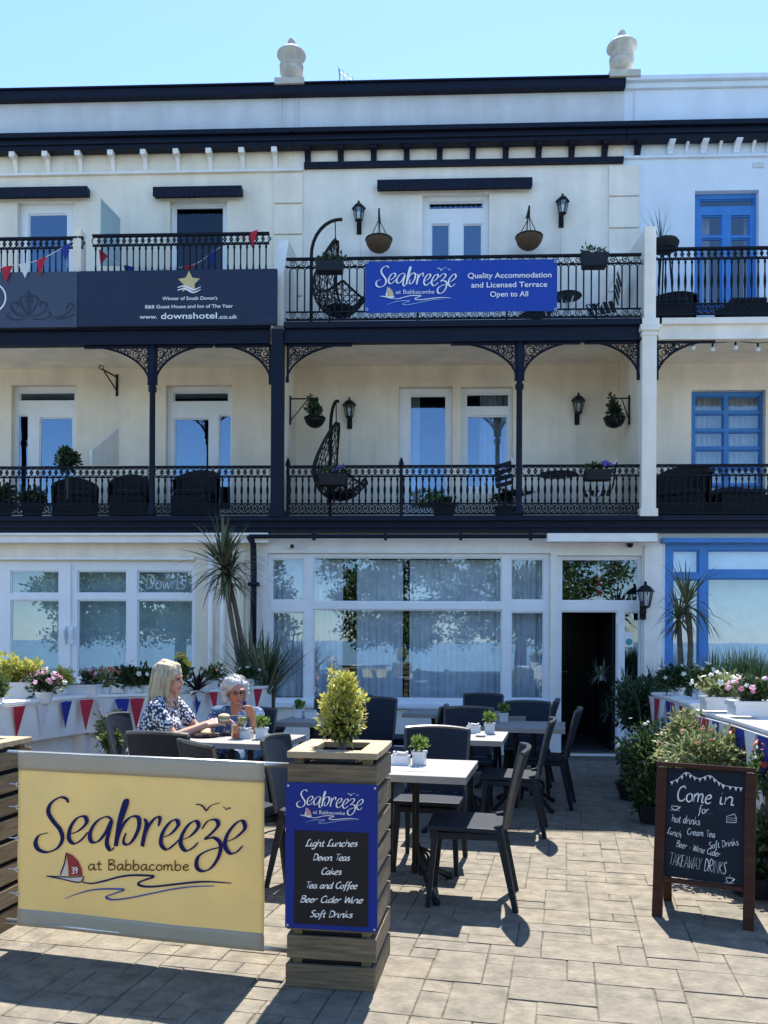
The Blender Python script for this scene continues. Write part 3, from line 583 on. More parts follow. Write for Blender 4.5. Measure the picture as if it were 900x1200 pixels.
def house(label, x0, x1, wall, ground_wall, holes0, holes1, holes2, gx, parapet, hall):
    gx0, gx1 = gx
    t = thing('terraced_house', ((x0 + x1) / 2, 0, 0), label, 'house', group='three houses of the seafront terrace')
    b = MB(); wall_holes(b, gx0, gx1, 0, zD1a - .004, 0, .22, holes0); b.build('ground_floor_wall', ground_wall, t)
    b = MB(); wall_holes(b, x0, x1, zD1a, zCeil + .1, Y1, Y1 + .25, holes1); b.build('first_floor_wall', m_cream if wall is not m_bluewhite else m_white, t)
    b = MB(); wall_holes(b, x0, x1, zCeil + .1, zC1, Y1, Y1 + .25, holes2); b.build('upper_wall', wall, t)  # middle house is one paint; its upper copy is whitened for sky light
    b = MB(); b.box(x0, x1, Y1 - .02, Y1 + .3, zC1 - .05, zP1); b.build('parapet', parapet, t)
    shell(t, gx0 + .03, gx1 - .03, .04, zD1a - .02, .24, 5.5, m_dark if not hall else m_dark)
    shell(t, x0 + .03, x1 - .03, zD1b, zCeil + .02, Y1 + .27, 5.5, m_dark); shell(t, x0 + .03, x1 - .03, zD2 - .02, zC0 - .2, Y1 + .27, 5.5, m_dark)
    b = MB(); b.box(x0, x1, Y1 + .3, 6.5, zC1 - .3, zC1 - .1); b.box(x0, x1, 5.65, 6.5, 0, zC1 - .3); b.build('roof', m_roof, t)
    b = MB(); b.box(x0, x1, FRONT, Y1 - .003, zD1a, zD1b); b.box(x0, x1, FRONT - .05, FRONT, zD1b - .05, zD1b + .015); b.box(x0, x1, FRONT - .03, FRONT, zD1a + .05, zD1a + .085); b.build('first_floor_deck', m_navy, t)
    b = MB(); b.box(x0, x1, -.06, Y1 - .003, zCeil, zD2 - .03); b.build('balcony_ceiling', m_white, t)
    return t
def rdo(*q): return rect(*q)
# ---- openings, surveyed on the photograph
oC0 = [rect(313, 648, 645, 826, 0), rect(652, 651, 752, 884.5, 0)]
oC1 = [rect(467, 453, 530, 604, Y1), rect(540, 453, 601, 578, Y1)]
oC2 = [rect(495, 226, 573, 366, Y1)]
oL0 = [rect(-190, 657, -60, 800, 0), rect(-55, 657, 229, 800, 0)]
oL1 = [rect(13, 451, 89, 604, Y1), rect(194, 451, 272, 604, Y1)]
oL2 = [rect(20, 236, 87, 366, Y1), rect(199, 234, 266, 366, Y1)]
oR0 = [rect(779, 637, 1010, 800, 0)]
oR1 = [rect(810, 457, 897, 604, Y1)]
oR2 = [rect(814, 223, 889, 366, Y1)]
HC = house('cream middle house with royal blue banner along its upper balcony', XL, XR, m_white, m_trim, oC0, oC1, oC2, (GL_, GR_), m_palegrey, True)
HL = house('cream left house with long navy hotel board across its upper balcony', XA, XL - .002, m_cream, m_cream, oL0, oL1, oL2, (XA, GL_ - .002), m_palegrey, False)
HR = house('pale blue right house with bright blue window frames', XR + .002, XB, m_bluewhite, m_bluewhite, oR0, oR1, oR2, (GR_ + .002, XB), m_bluewhite, False)
houses = {'C': (HC, XL, XR), 'L': (HL, XA, XL - .002), 'R': (HR, XR + .002, XB)}
# ---- cornice, frieze, capping
for k, (t, x0, x1) in houses.items():
    b = MB(); b.box(x0, x1, YC, Y1 + .1, zC1 - .07, zC1); b.box(x0, x1, YC + .06, Y1 - .023, zC0, zC1 - .07); b.box(x0, x1, YC + .03, Y1 - .023, zC0 + .06, zC0 + .1); b.build('cornice', m_navy, t, bevel=.008)
    b = MB()
    if k == 'R': b.box(x0, x1, Y1 - .13, Y1 + .4, zP1 - .03, zP1 + .035); b.box(x0, x1, Y1 - .07, Y1 - .02, zP1 - .11, zP1 - .03)
    else: b.box(x0, x1, Y1 - .13, Y1 + .4, zP1 - .12, zP1 + .01); b.box(x0, x1, Y1 - .16, Y1 + .4, zP1 + .01, zP1 + .035)
    b.build('capping', m_navy if k != 'R' else m_bluewhite, t, bevel=.006)
zf = Z(193, Y1 - .06)
b = MB(); b.box(X(357, Y1, 190), XR - .01, Y1 - .07, Y1 - .003, zf, zf + .075); b.build('frieze_band', m_navy, HC)
for i in range(11):
    b = MB(); console(b, X(360 + 38.85 * i, Y1 - .1, 180), .085, Y1 - .16, Y1 - .003, zf + .075, zC0 - .002); b.build('console', m_navy, HC)
zs = Z(197, Y1 - .03)
b = MB(); b.box(XA, X(356, Y1, 190), Y1 - .05, Y1 - .003, zs, zs + .035); b.build('string_course', m_trim, HL)
for i in range(-2, 9):
    b = MB(); x = X(15 + 38.3 * i, Y1 - .12, 185); console(b, x, .06, Y1 - .15, Y1 - .003, zs + .05, zC0 - .002); b.box(x - .04, x + .04, Y1 - .165, Y1 - .06, zC0 - .075, zC0 - .0025); b.build('bracket', m_trim, HL)
zs2 = Z(184, Y1 - .03, 830)
b = MB(); b.box(XR + .01, XB, Y1 - .05, Y1 - .003, zs2, zs2 + .03); b.build('string_course', m_bluewhite, HR)
for i in range(0, 7):
    b = MB(); x = X(768 + 19.6 * i + 19.6, Y1 - .12, 170); big = i % 2 == 0
    console(b, x, .085 if big else .04, Y1 - (.17 if big else .1), Y1 - .003, zs2 + .05, zC0 - .002); b.build('bracket', m_bluewhite, HR)
# ---- quoins: raised blocks beside the party lines
for px0, px1, t in ((321, 355, HL), (713, 749, HC)):
    x0, x1 = X(px0, Y1, 250), X(px1, Y1, 250); n = 6; z0_, z1_ = zD2, zf - .02 if t is HC else zs - .02; hh = (z1_ - z0_) / n; b = MB()
    for i in range(n): b.box(x0, x1, Y1 - .03, Y1 - .003, z0_ + i * hh + .012, z0_ + (i + 1) * hh - .012)
    b.build('quoin', m_white if t is HC else m_cream, t, bevel=.008)
# ---- urns on the parapet
def urn(px, py1, py0, parent):
    p = at(px, py1, Y1 + .05); zt = at(px, py0, Y1 + .05).z + .10; z0_ = zP1 + .036; h = zt - z0_; q = h / 1.0
    prof = [(.22, 0), (.22, .04), (.13, .07), (.09, .12), (.09, .15), (.18, .19), (.235, .26), (.245, .33), (.225, .39), (.25, .40), (.25, .425), (.17, .44), (.18, .48), (.25, .57), (.305, .64), (.305, .67), (.255, .70), (.21, .76), (.12, .83), (.07, .87), (.085, .92), (.07, .98), (.02, 1.0)]
    b = MB(); b.box(p.x - .3 * q * .95, p.x + .3 * q * .95, p.y - .28 * q, p.y + .28 * q, z0_ - .03, z0_ + .08 * q); b.build('urn_plinth', m_stone, parent)
    b = MB(); b.lathe([(r * q * .93, z0_ + .08 * q + z * q * .92) for r, z in prof], 20, (p.x, p.y, 0)); b.build('urn', m_stone, parent, smooth=True)
m_stone = M('urn stone', (.55, .52, .46), .85, .2, 9, .3, 40, streak=.15)
urn(341.5, 98, 54, HC); urn(728.5, 92, 44, HC)
for px, t in ((329, HC), (349, HC), (743, HC)):
    b = MB(); x = X(px, Y1, 120); b.box(x - .012, x + .012, Y1 - .034, Y1 - .021, zC1 + .003, zP1 - .125); b.build('downpipe' if px == 349 else 'joint_bead', m_palegrey, t)
a_ = thing('aerial', at(398, 97, 2.0), 'small television aerial on the roof beside the left urn', 'aerial')
b = MB(); p = at(398, 99, 2.0); b.tube([p - Vector((0, 0, .1)), at(398, 81, 2.0)], .012, 5); b.build('mast', m_steel, a_)
b = MB(); q0, q1 = at(397, 84, 2.0), at(415, 97, 1.9); b.tube([q0, q1], .010, 5)
for i in range(4): c = q0.lerp(q1, i / 3.2); b.tube([c + Vector((0, -.12, .0)), c + Vector((0, .12, .0))], .006, 4)
b.build('boom', m_steel, a_)

# ---- ground floor glazing, centre
y = 0.0
fr = oC0[0]; ps = prx([(319, 655, 357, 704), (319, 717, 357, 819), (367, 653, 588, 706), (367, 714, 588, 819), (598, 655, 637, 704), (598, 717, 637, 819)], .1)
wC = window(HC, (fr[0] + .002, fr[1] - .002, fr[2] + .002, fr[3] - .002), ps, y, m_pvc, m_glass, reveal=.06)
zc0, zc1, zc2 = ps[1][2] + .02, ps[1][3], ps[0][3]
def xx(px): return X(px, .3, 760)
for (c0, c1, z_0, z_1, n) in ((xx(318), xx(358), zc0, zc2, 6), (xx(365), xx(402), zc0, zc2, 5), (xx(418), xx(472), zc0, zc2, 7), (xx(480), xx(592), zc0, zc2, 15), (xx(597), xx(638), zc0, zc2, 6)):
    curtain(c0, c1, z_0, z_1, .26, n, .022, int(c0 * 9)).build('curtain', m_drape, wC, smooth=True)
b = MB(); b.box(fr[0] - .05, fr[1] + .03, -.07, .05, fr[2] - .045, fr[2] + .001); b.build('sill', m_pvc, wC, bevel=.006)
# transom and doorway
ps = prx([(657, 655, 748, 705)], .1) + prx([(730, 717, 749, 882)], .1)
dr = rect(656, 716, 723, 885, .1); dr = (dr[0], dr[1], -.01, dr[3])
d0 = oC0[1]; fw = window(HC, (d0[0] + .002, d0[1] - .002, .0, d0[3] - .002), ps + [dr], y, m_pvc, m_glass, reveal=.06, part='door_surround')
for o in [q for q in COL.objects if q.parent == fw]: # the doorway itself is open: glass only in the transom and side light
    me = o.data; bm = bmesh.new(); bm.from_mesh(me); bm.faces.ensure_lookup_table(); bmesh.ops.delete(bm, geom=[bm.faces[2]], context='FACES'); bm.to_mesh(me); bm.free()
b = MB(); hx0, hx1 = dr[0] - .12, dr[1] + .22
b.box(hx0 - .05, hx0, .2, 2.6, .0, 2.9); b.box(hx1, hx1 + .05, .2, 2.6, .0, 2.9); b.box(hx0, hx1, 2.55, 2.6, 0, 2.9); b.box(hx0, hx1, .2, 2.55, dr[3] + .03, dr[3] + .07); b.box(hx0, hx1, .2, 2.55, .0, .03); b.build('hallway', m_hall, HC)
b = MB(); b.box(dr[0], dr[1], .04, .2, .0, .035); b.build('threshold', m_steel, HC)
dl = MB(); a0 = (dr[0] + dr[1]) / 2 - .1; dl.box(dr[0] + .02, dr[1] + .18, 2.28, 2.33, .03, 2.02)
door = dl.build('inner_door', M('dark stained door', (.006, .004, .0045), .35, .3, 8, stretch=(1, 1, 6)), HC)
b = MB()
for i in range(2):
    for zz in ((.15, .85), (1.05, 1.85)):
        xa = dr[0] + .1 + i * .38; wall_holes(b, xa, xa + .28, zz[0], zz[1], 2.25, 2.279, [(xa + .025, xa + .255, zz[0] + .025, zz[1] - .025)])
b.build('door_moulding', M('dark moulding', (.012, .008, .008), .35), door)
b = MB(); b.ball((dr[0] + .46, 2.22, 1.02), .03); b.bar((dr[0] + .46, 2.22, 1.02), (dr[0] + .36, 2.21, 1.02), .015, .015); b.build('door_handle', m_steel, door)
b = MB(); b.box(dr[1] - .045, dr[1] - .005, .20, .95, .05, dr[3] - .03); lf = b.build('front_door', M('glazed door leaf', (.01, .013, .018), .3), HC)
b = MB(); b.box(dr[1] - .075, dr[1] - .05, .75, .80, .95, 1.15); b.build('door_handle', m_pvc, lf)
for zz in (.62, 1.72):
    b = MB(); b.box(dr[1] - .03, dr[1] + .01, .035, .058, zz, zz + .1); b.build('hinge', m_pvc, lf)
b = MB(); x0_, x1_ = ps[1][0], ps[1][1]; b.box(x0_ + .003, x1_ - .003, .075, .1, .05, .62); b.build('door_side_panel', m_pvc, HC)
# awning case above the door
x0_, x1_, z0_, z1_ = rect(641, 625, 770, 635.5, -.25); b = MB(); b.box(x0_, x1_, -.28, -.16, z0_, z1_); b.box(x0_, x1_, -.30, -.28, z0_, z0_ + .03); b.build('awning_case', m_trim, HC, bevel=.01)
# gutter pipe under the deck
zz = Z(628.5, -.2); b = MB(); b.tube([(X(292, -.2, 628), -.2, zz), (X(641, -.2, 628), -.2, zz)], .028, 8)
for px in (368, 452, 540, 622): b.box(X(px, -.2) - .02, X(px, -.2) + .02, -.235, -.165, zz - .05, zz + .04)
b.build('gutter', m_navy, HC, smooth=False)
b = MB(); xd = X(297, -.1, 680); b.tube([(X(292, -.2, 628), -.2, zz), (xd, -.13, zz - .08), (xd, -.11, zz - .16), (xd, -.08, zz - .4), (xd, -.08, .05)], .042, 9)
for z_ in (2.2, 1.2): b.box(xd - .07, xd + .07, -.13, -.03, z_, z_ + .05)
b.build('downpipe', m_navy, HC, smooth=True)
# ---- ground floor glazing, left: white french windows
fr = oL0[1]; cols = [(-50, 2), (14, 71), (92, 150), (162, 227)]; ps = prx([(a, 669, c, 696) for a, c in cols] + [(a, 703, c, 793) for a, c in cols], .1)
wl = window(HL, (fr[0] + .002, fr[1] - .002, fr[2] + .002, fr[3] - .002), ps, y, m_pvc, m_glass, reveal=.05)
b = MB()
for px in (77, 86): x = X(px, .05, 735); b.box(x - .014, x + .014, -.005, .05, 1.42, 1.66); b.box(x - .01, x + .01, -.04, -.005, 1.5, 1.62)
b.build('door_handle', m_pvc, wl)
b = MB(); x = X(82, .05, 735); b.box(x - .015, x + .015, .02, .049, fr[2] + .05, fr[3] - .05); b.build('meeting_stile', m_pvc, wl)
fr2 = oL0[0]; window(HL, (fr2[0] + .002, fr2[1] - .002, fr2[2] + .002, fr2[3] - .002), [(fr2[0] + .08, fr2[1] - .08, fr2[2] + .08, fr2[3] - .08)], y, m_pvc, m_glass, reveal=.05)
b = MB(); b.box(X(-50, .3, 735), X(227, .3, 735), .30, .33, ps[4][2] - .1, ps[0][3] + .02); b.build('blind', M('pale teal blind', (.40, .52, .54), .9), wl)
p0 = rect(164, 670, 226, 695, .12); pf = plane(((p0[0] + p0[1]) / 2, .075, (p0[2] + p0[3]) / 2), (1, 0, 0), (0, 0, 1), (0, -1, 0), .004)
b = MB(); write(b, 'Downs', pf, 0, -.09, .19, .014, .010, slant=.1); b.build('etched_lettering', m_net, wl)
x0_, x1_, z0_, z1_ = rect(-200, 625, 286, 636, -.14); b = MB(); b.box(XA, XL - .1, -.16, -.003, z0_, z1_ - .02); b.box(XA, XL - .1, -.2, -.003, z1_ - .035, z1_); b.build('fascia', m_trim, HL, bevel=.006)
b = MB(); b.box(XA, X(229, 0, 655), -.05, -.003, fr[3] + .01, fr[3] + .05); b.build('drip_mould', m_trim, HL)
for px in (248, 262):
    x = X(px, 0, 730); b = MB(); b.tube([(x, -.05, .05), (x, -.05, 2.75)], .035, 8); b.build('downpipe', m_trim, HL, smooth=True)
# ---- ground floor glazing, right: blue shopfront
fr = oR0[0]; ps = prx([(787, 645, 818, 672), (787, 679, 818, 784), (828, 645, 1000, 669), (828, 678, 1000, 784)], .06)
wr = window(HR, (fr[0] + .002, fr[1] - .002, fr[2] + .002, fr[3] - .002), ps, y, m_blue, m_glass, reveal=.02)
b = MB(); b.box(fr[0] - .06, fr[1], -.09, -.002, fr[3], fr[3] + .06); b.build('shopfront_head', m_blue, wr, bevel=.006)
b = MB(); b.box(ps[0][0], ps[2][1], .14, .16, ps[0][2] - .01, ps[0][3] + .01); b.build('blind', m_bluewhite, wr)
b = MB(); b.box(ps[1][0], ps[3][1], .30, .33, ps[1][2] - .1, ps[1][3] + .01); b.build('inner_screen', M('pale screen', (.62, .70, .72), .8), wr)
b = MB(); b.box(fr[0] - .01, fr[1], -.09, -.002, fr[2] - .05, fr[2]); b.build('sill', m_blue, wr, bevel=.006)
# ---- first floor doors and windows
def flr(parent, op, panes, mat=m_pvc, gl=None, curt=None, cm=None, part='window', reveal=.1):
    f = (op[0] + .002, op[1] - .002, op[2] + .002, op[3] - .002)
    return window(parent, f, prx(panes, Y1 + reveal), Y1, mat, gl or m_glassup, reveal=reveal, part=part, curt=curt, cmat=cm)
def cu(px0, py0, px1, py1, n): return (*rect(px0, py0, px1, py1, Y1 + .3), n)
flr(HC, oC1[0], [(480, 463, 523, 596)], part='balcony_door', curt=[cu(480, 462, 492, 600, 3)])
wf = flr(HC, oC1[1], [(546, 461, 597, 477), (547, 487, 595, 571)], curt=[cu(562, 462, 600, 575, 6)])
flr(HL, oL1[0], [(22, 459, 88, 470), (20, 486, 33, 598), (46, 489, 85, 596)], part='balcony_door')
flr(HL, oL1[1], [(203, 459, 268, 471), (204, 490, 245, 596), (256, 486, 271, 598)], part='balcony_door')
gx = [(814, 848), (853, 891)]; gz = [(464, 482), (485, 503), (506, 524), (527, 545), (549, 567), (570, 600)]
flr(HR, oR1[0], [(a, c, b_, d) for a, b_ in gx for c, d in gz], m_blue, m_glass, curt=[cu(812, 460, 895, 600, 13)])
# ---- second floor
flr(HC, oC2[0], [(502, 236, 567, 245), (505, 262, 527, 358), (542, 262, 565, 358)], part='french_window')
flr(HL, oL2[0], [(33, 250, 79, 360)], part='balcony_door')
w2 = flr(HL, oL2[1], [(205, 242, 262, 360)], gl=m_glassdark, part='balcony_door')
flr(HR, oR2[0], [(820, 233, 884, 242), (822, 252, 846, 276), (822, 279, 846, 358), (856, 252, 879, 276), (856, 279, 879, 358)], m_blue, m_glass, part='french_window', curt=[cu(820, 252, 831, 360, 3), cu(872, 252, 881, 360, 3)])
# ---- shop awnings rolled up above the upper windows
for px0, px1, py0, py1, t in ((-40, 102, 219, 232, HL), (179, 283, 218, 231, HL), (442, 624, 209, 222, HC)):
    x0_, x1_, z0_, z1_ = rect(px0, py0, px1, py1, Y1 - .12); b = MB(); b.box(x0_, x1_, Y1 - .12, Y1 - .003, z0_ + .05, z1_); n = int((x1_ - x0_) / .075)
    for i in range(n):
        a = x0_ + (x1_ - x0_) * i / n; c = x0_ + (x1_ - x0_) * (i + 1) / n; m_ = (a + c) / 2
        b.prism([(a, Y1 - .12, z0_ + .05), (a, Y1 - .12, z0_ + .03), (m_, Y1 - .12, z0_ + .002), (c, Y1 - .12, z0_ + .03), (c, Y1 - .12, z0_ + .05)], (0, .012, 0))
    b.build('rolled_awning', m_navy, t)
# ---- beams, posts and fretwork of the first floor veranda
def beam(t, x0, x1, mat):
    b = MB(); b.box(x0, x1, -.14, -.062, zB2a, zB2b); b.box(x0, x1, -.19, -.05, zB2b, zD2); b.box(x0, x1, -.165, -.14, zB2a, zB2a + .035); b.build('veranda_beam', mat, t)
beam(HC, XL + .09, XR - .1, m_navy); beam(HL, XA, XL - .1, m_navy); beam(HR, XR + .12, XB, m_white)
def post(t, px0, px1, mat, z0_, z1_, y=-.12, cap=False):
    x0_, x1_ = X(px0, y), X(px1, y); d = (x1_ - x0_) / 2; b = MB(); b.box(x0_, x1_, y - d, y + d, z0_, z1_); b.box(x0_ - .02, x1_ + .02, y - d - .02, y + d + .02, z0_, z0_ + .1)
    if cap: b.box(x0_ - .025, x1_ + .025, y - d - .025, y + d + .025, z1_ - .06, z1_); b.box(x0_ - .012, x1_ + .012, y - d - .012, y + d + .012, z1_ - .12, z1_ - .08)
    b.build('veranda_post', mat, t, bevel=.006)
post(HL, 318, 332, m_navy, zD1b, zB2b - .01); post(HC, 749.5, 766.5, m_white, zD1b, Z(388, -.1), cap=True)
def thin_post(t, px):
    x = X(px, -.1); b = MB(); b.lathe([(.06, zD1b), (.06, zD1b + .1), (.04, zD1b + .16), (.038, zB2a - .62), (.055, zB2a - .60), (.055, zB2a - .55), (.035, zB2a - .52), (.05, zB2a - .1), (.06, zB2a)], 12, (x, -.1, 0)); b.build('veranda_column', m_navy, t, smooth=True)
thin_post(HC, 608); thin_post(HL, 178); thin_post(HL, -96)
def sp(t, px, side, wpx, hpx, seed):
    x = X(px, -.1); s = 975 / 11.0; b = spandrel(x, zB2a, -.1, wpx / s, hpx / s, side, seed); b.build('spandrel', m_navy, t)
sp(HC, 335, 1, 76, 44, 1); sp(HC, 605, -1, 76, 44, 2); sp(HC, 611, 1, 66, 44, 3); sp(HC, 748, -1, 62, 44, 4)
sp(HL, 175, -1, 78, 46, 5); sp(HL, 181, 1, 68, 46, 6); sp(HL, 317, -1, 66, 46, 7); sp(HL, -93, 1, 76, 46, 8)
sp(HR, 768, 1, 66, 44, 9)
# ---- balcony railings
r1a, r1b = Z(604, -.1), Z(545, -.1)
for t, a, c in ((HC, 336, 604), (HC, 612, 749), (HL, -92, 174), (HL, 182, 317), (HR, 768, 980)):
    railing(X(a, -.1), X(c, -.1), -.1, r1a + .012, r1b, 'ornate').build('balcony_railing', m_iron, t)
for px, t in ((337, HC), (470, HC)):
    x = X(px, -.12); b = MB(); b.lathe([(.022, r1a), (.02, r1b - .02), (.034, r1b), (.03, r1b + .04), (.008, r1b + .1)], 8, (x, -.1, 0)); b.build('railing_finial', m_iron, t)
railing(X(334, -.1), X(750, -.1), -.1, Z(374, -.1), Z(300, -.1), 'scroll').build('balcony_railing', m_iron, HC)
railing(X(-60, -.1), X(96, -.1), -.1, Z(372, -.1), Z(271, -.1), 'ornate').build('balcony_railing', m_iron, HL)
railing(X(107, -.1), X(314, -.1), -.1, Z(372, -.1), Z(269, -.1), 'ornate').build('balcony_railing', m_iron, HL)
railing(X(767, -.1), X(985, -.1), -.1, Z(372, -.1), Z(294, -.1), 'ornate').build('balcony_railing', m_iron, HR)
# ---- dividing walls between the balconies
b = MB(); x = XL; zt = Z(275, .2, 325); b.prism([(x - .07, -.06, zD2), (x - .07, -.06, Z(318, 0)), (x - .07, .35, zt), (x - .07, Y1 - .004, zt + .12), (x - .07, Y1 - .004, zD2)], (.14, 0, 0)); b.build('dividing_wall', m_white, HC)
b = MB(); x = XR; zt = Z(274, 0, 757); b.prism([(x - .06, -.06, zD2), (x - .06, -.06, zt), (x - .06, Y1 - .004, zt + .12), (x - .06, Y1 - .004, zD2)], (.12, 0, 0)); b.box(x - .065, x + .08, -.16, -.065, zD2 - .1, zt + .02); b.box(x - .12, x + .15, -.19, -.05, zD2 - .12, zD2 + .0); b.build('dividing_wall', m_white, HR)
for x, t in ((XL, HL), (XR, HR)):
    b = MB(); b.box(x - .05, x + .05, .0, Y1 - .004, zD1b, zCeil - .003); b.build('party_wall', m_cream, t)
x0_, x1_ = X(97, .2, 290), X(106, .2, 290); b = MB(); b.box(x0_, x1_, -.12, .05, zD2 - .02, Z(262, -.1)); b.build('balcony_pier', m_cream, HL)
b = MB(); b.add([at(118, 232, .9), at(141, 256, .25), at(141, 312, .25), at(118, 312, .9)], [(0, 1, 2, 3)]); b.build('glass_divider', M('frosted divider', (.36, .50, .54), .3, .05, trans=.5), HL)
b = MB(); q = [at(105, 545, .2), at(105, 528, .2), at(137, 502, .95), at(137, 545, .95)]; b.prism(q, (.03, 0, 0)); b.build('balcony_screen', m_trim, HL)
# ---- small fittings on the walls
for px, py in ((497, 440), (571, 440)):
    x0_, x1_, z0_, z1_ = rect(px - 4, py - 7, px + 4, py + 5, Y1); b = MB(); b.box(x0_, x1_, Y1 - .012, Y1 - .002, z0_, z1_)
    for i in range(4): b.box(x0_ + .01, x1_ - .01, Y1 - .02, Y1 - .0125, z0_ + .02 + i * .03, z0_ + .035 + i * .03)
    b.build('air_vent', m_cream, HC)
x0_, x1_, z0_, z1_ = rect(882, 191, 895, 197, Y1); b = MB(); b.box(x0_, x1_, Y1 - .015, Y1 - .002, z0_, z1_); b.build('air_vent', m_palegrey, HR)
b = MB(); b.box(X(754, 0, 740), GR_ - .01, -.03, -.003, .0, Z(640)); b.build('pilaster', m_trim, HC, bevel=.005)
b = MB(); b.box(X(230, 0, 740), X(286, 0, 740), -.02, -.003, .0, Z(655)); b.build('pilaster', m_cream, HL, bevel=.005)
# ------------------------------------------------------------------ signs on the balconies
def sign_frame(px0, py0, px1, py1, Y): return rect(px0, py0, px1, py1, Y)
x0, x1, z0, z1 = rect(428, 305, 653, 365.5, -.17)
bn = thing('balcony_banner', ((x0 + x1) / 2, -.17, z0), 'royal blue banner with white script lettering tied to upper balcony railing', 'banner')
b = MB(); n = 24
for i in range(n + 1):
    x = x0 + (x1 - x0) * i / n; d = .006 * math.sin(i * 1.7) + .004 * math.sin(i * .6); b.v += [Vector((x, -.17 + d, z0)), Vector((x, -.17 + d * .6, z1)), Vector((x, -.163 + d, z0)), Vector((x, -.163 + d * .6, z1))]
for i in range(n): a = 4 * i; b.f += [(a, a + 4, a + 5, a + 1), (a + 2, a + 3, a + 7, a + 6), (a + 1, a + 5, a + 7, a + 3), (a, a + 2, a + 6, a + 4)]
b.build('banner_sheet', m_signb2, bn)
SPX = 975 / (CAM_D - .17); k = .1185 / SPX
o = at(436, 303.5, -.17); fr_ = plane(o, (k, 0, 0), (0, 0, k), (0, -1, 0), .014)
logo(fr_, bn, m_inkw, m_inkw, M('sky ink', (.30, .48, .72), .5, .05), m_inkgold, m_inkw, m_inkw, number=False)
fr_ = plane((0, -.17, 0), (1, 0, 0), (0, 0, 1), (0, -1, 0), .014)
for txt, px, py, w_ in (('Quality Accommodation', 597, 326, 97), ('and Licensed Terrace', 596.5, 337, 88), ('Open to All', 596.5, 348, 44)):
    q = at(px, py, -.17); plain('lettering', txt, fr_, q.x, q.z, .068, m_inkw, bn, width=w_ / SPX, bold=.012)
b = MB()
for px, py in ((430, 308), (651, 307), (430, 363), (651, 363)):
    q = at(px, py, -.17); b.ring((q.x, -.186, q.z), .016, .005, 8)
b.build('eyelet', m_steel, bn)

x0, x1, z0, z1 = rect(-70, 317, 325, 383, -.24)
hb = thing('hotel_board', ((x0 + x1) / 2, -.24, z0), 'long navy hotel board with gold star and white website address on left balcony', 'sign')
xm = X(91, -.24, 350)
b = MB(); b.box(x0, xm - .003, -.25, -.20, z0, z1 - .01); b.build('side_panel', m_signlt, hb)
b = MB(); b.box(xm, x1, -.25, -.20, z0, z1); b.build('main_panel', m_signdk, hb, bevel=.02)
fr_ = plane((0, -.25, 0), (1, 0, 0), (0, 0, 1), (0, -1, 0), .003); SPX2 = 975 / (CAM_D - .25)
for txt, px, py, h_, w_ in (("Winner of South Devon's", 222.5, 351.5, .044, 66), ('B&B Guest House and Inn of The Year', 221.5, 361, .044, 105), ('www.', 174, 373.5, .05, 21), ('downshotel', 221.5, 373.5, .078, 67), ('.co.uk', 267, 373.5, .052, 23)):
    q = at(px, py, -.25); plain('lettering', txt, fr_, q.x, q.z, h_, m_inkw, hb, width=w_ / SPX2, bold=.012)
q = at(221.5, 331, -.25); b = MB(); pts = []
for i in range(10): a = math.pi / 2 + i * math.pi / 5; r = .15 if i % 2 == 0 else .075; pts.append((q.x + math.cos(a) * r, q.z + math.sin(a) * r))
b.v.append(fr_(q.x, q.z, .006)); b.v += [fr_(*p) for p in pts]; b.f += [(0, 1 + i, 1 + (i + 1) % 10) for i in range(10)]; b.build('star_emblem', m_inkgold, hb)
b = MB()
for dz in (0, .035): ribbon(b, [(q.x - .15, q.z - .07 - dz), (q.x - .05, q.z - .05 - dz), (q.x + .06, q.z - .1 - dz), (q.x + .16, q.z - .06 - dz)], lambda u, v, e=0: fr_(u, v, e + .008), .026, .012)
b.build('swoosh_emblem', m_inkw, hb)
b = MB(); m_orn = M('ornament paint', (.010, .015, .034), .45, .05); q = at(34, 362, -.25)
for s in (-1, 1):
    ribbon(b, [(q.x, q.z - .1), (q.x + s * .08, q.z + .02), (q.x + s * .12, q.z + .13), (q.x + s * .03, q.z + .17), (q.x + s * .05, q.z + .08)], fr_, .035, .015)
    ribbon(b, [(q.x + s * .03, q.z - .1), (q.x + s * .17, q.z - .06), (q.x + s * .24, q.z + .05), (q.x + s * .16, q.z + .09), (q.x + s * .15, q.z + .02)], fr_, .035, .015)
    ribbon(b, [(q.x + s * .05, q.z - .13), (q.x + s * .2, q.z - .14), (q.x + s * .29, q.z - .08), (q.x + s * .24, q.z - .03)], fr_, .03, .012)
ribbon(b, [(q.x, q.z - .1), (q.x, q.z + .1), (q.x, q.z + .24)], fr_, .05, .02)
q2 = at(74, 365, -.25)
ribbon(b, [(q2.x - .15, q2.z - .08), (q2.x, q2.z - .06), (q2.x + .14, q2.z + .06), (q2.x + .08, q2.z + .1), (q2.x + .04, q2.z + .02)], fr_, .03, .015)
ribbon(b, [(q2.x - .08, q2.z - .1), (q2.x + .06, q2.z - .08), (q2.x + .16, q2.z - .03)], fr_, .03, .012)
b.build('scroll_ornament', m_orn, hb)
q = at(-10, 349, -.25); b = MB(); pts = [(q.x + math.cos(i * math.pi / 24) * .19, q.z + math.sin(i * math.pi / 24) * .19) for i in range(49)]
ribbon(b, pts, fr_, .02, smooth=False, taper=False); b.build('roundel_emblem', m_inkw, hb)
b = MB(); q = at(315, 375, -.25); b.v = []; ribbon(b, [(q.x - .05, q.z), (q.x + .05, q.z)], fr_, .008, smooth=False, taper=False); b.build('maker_mark', m_signlt, hb)

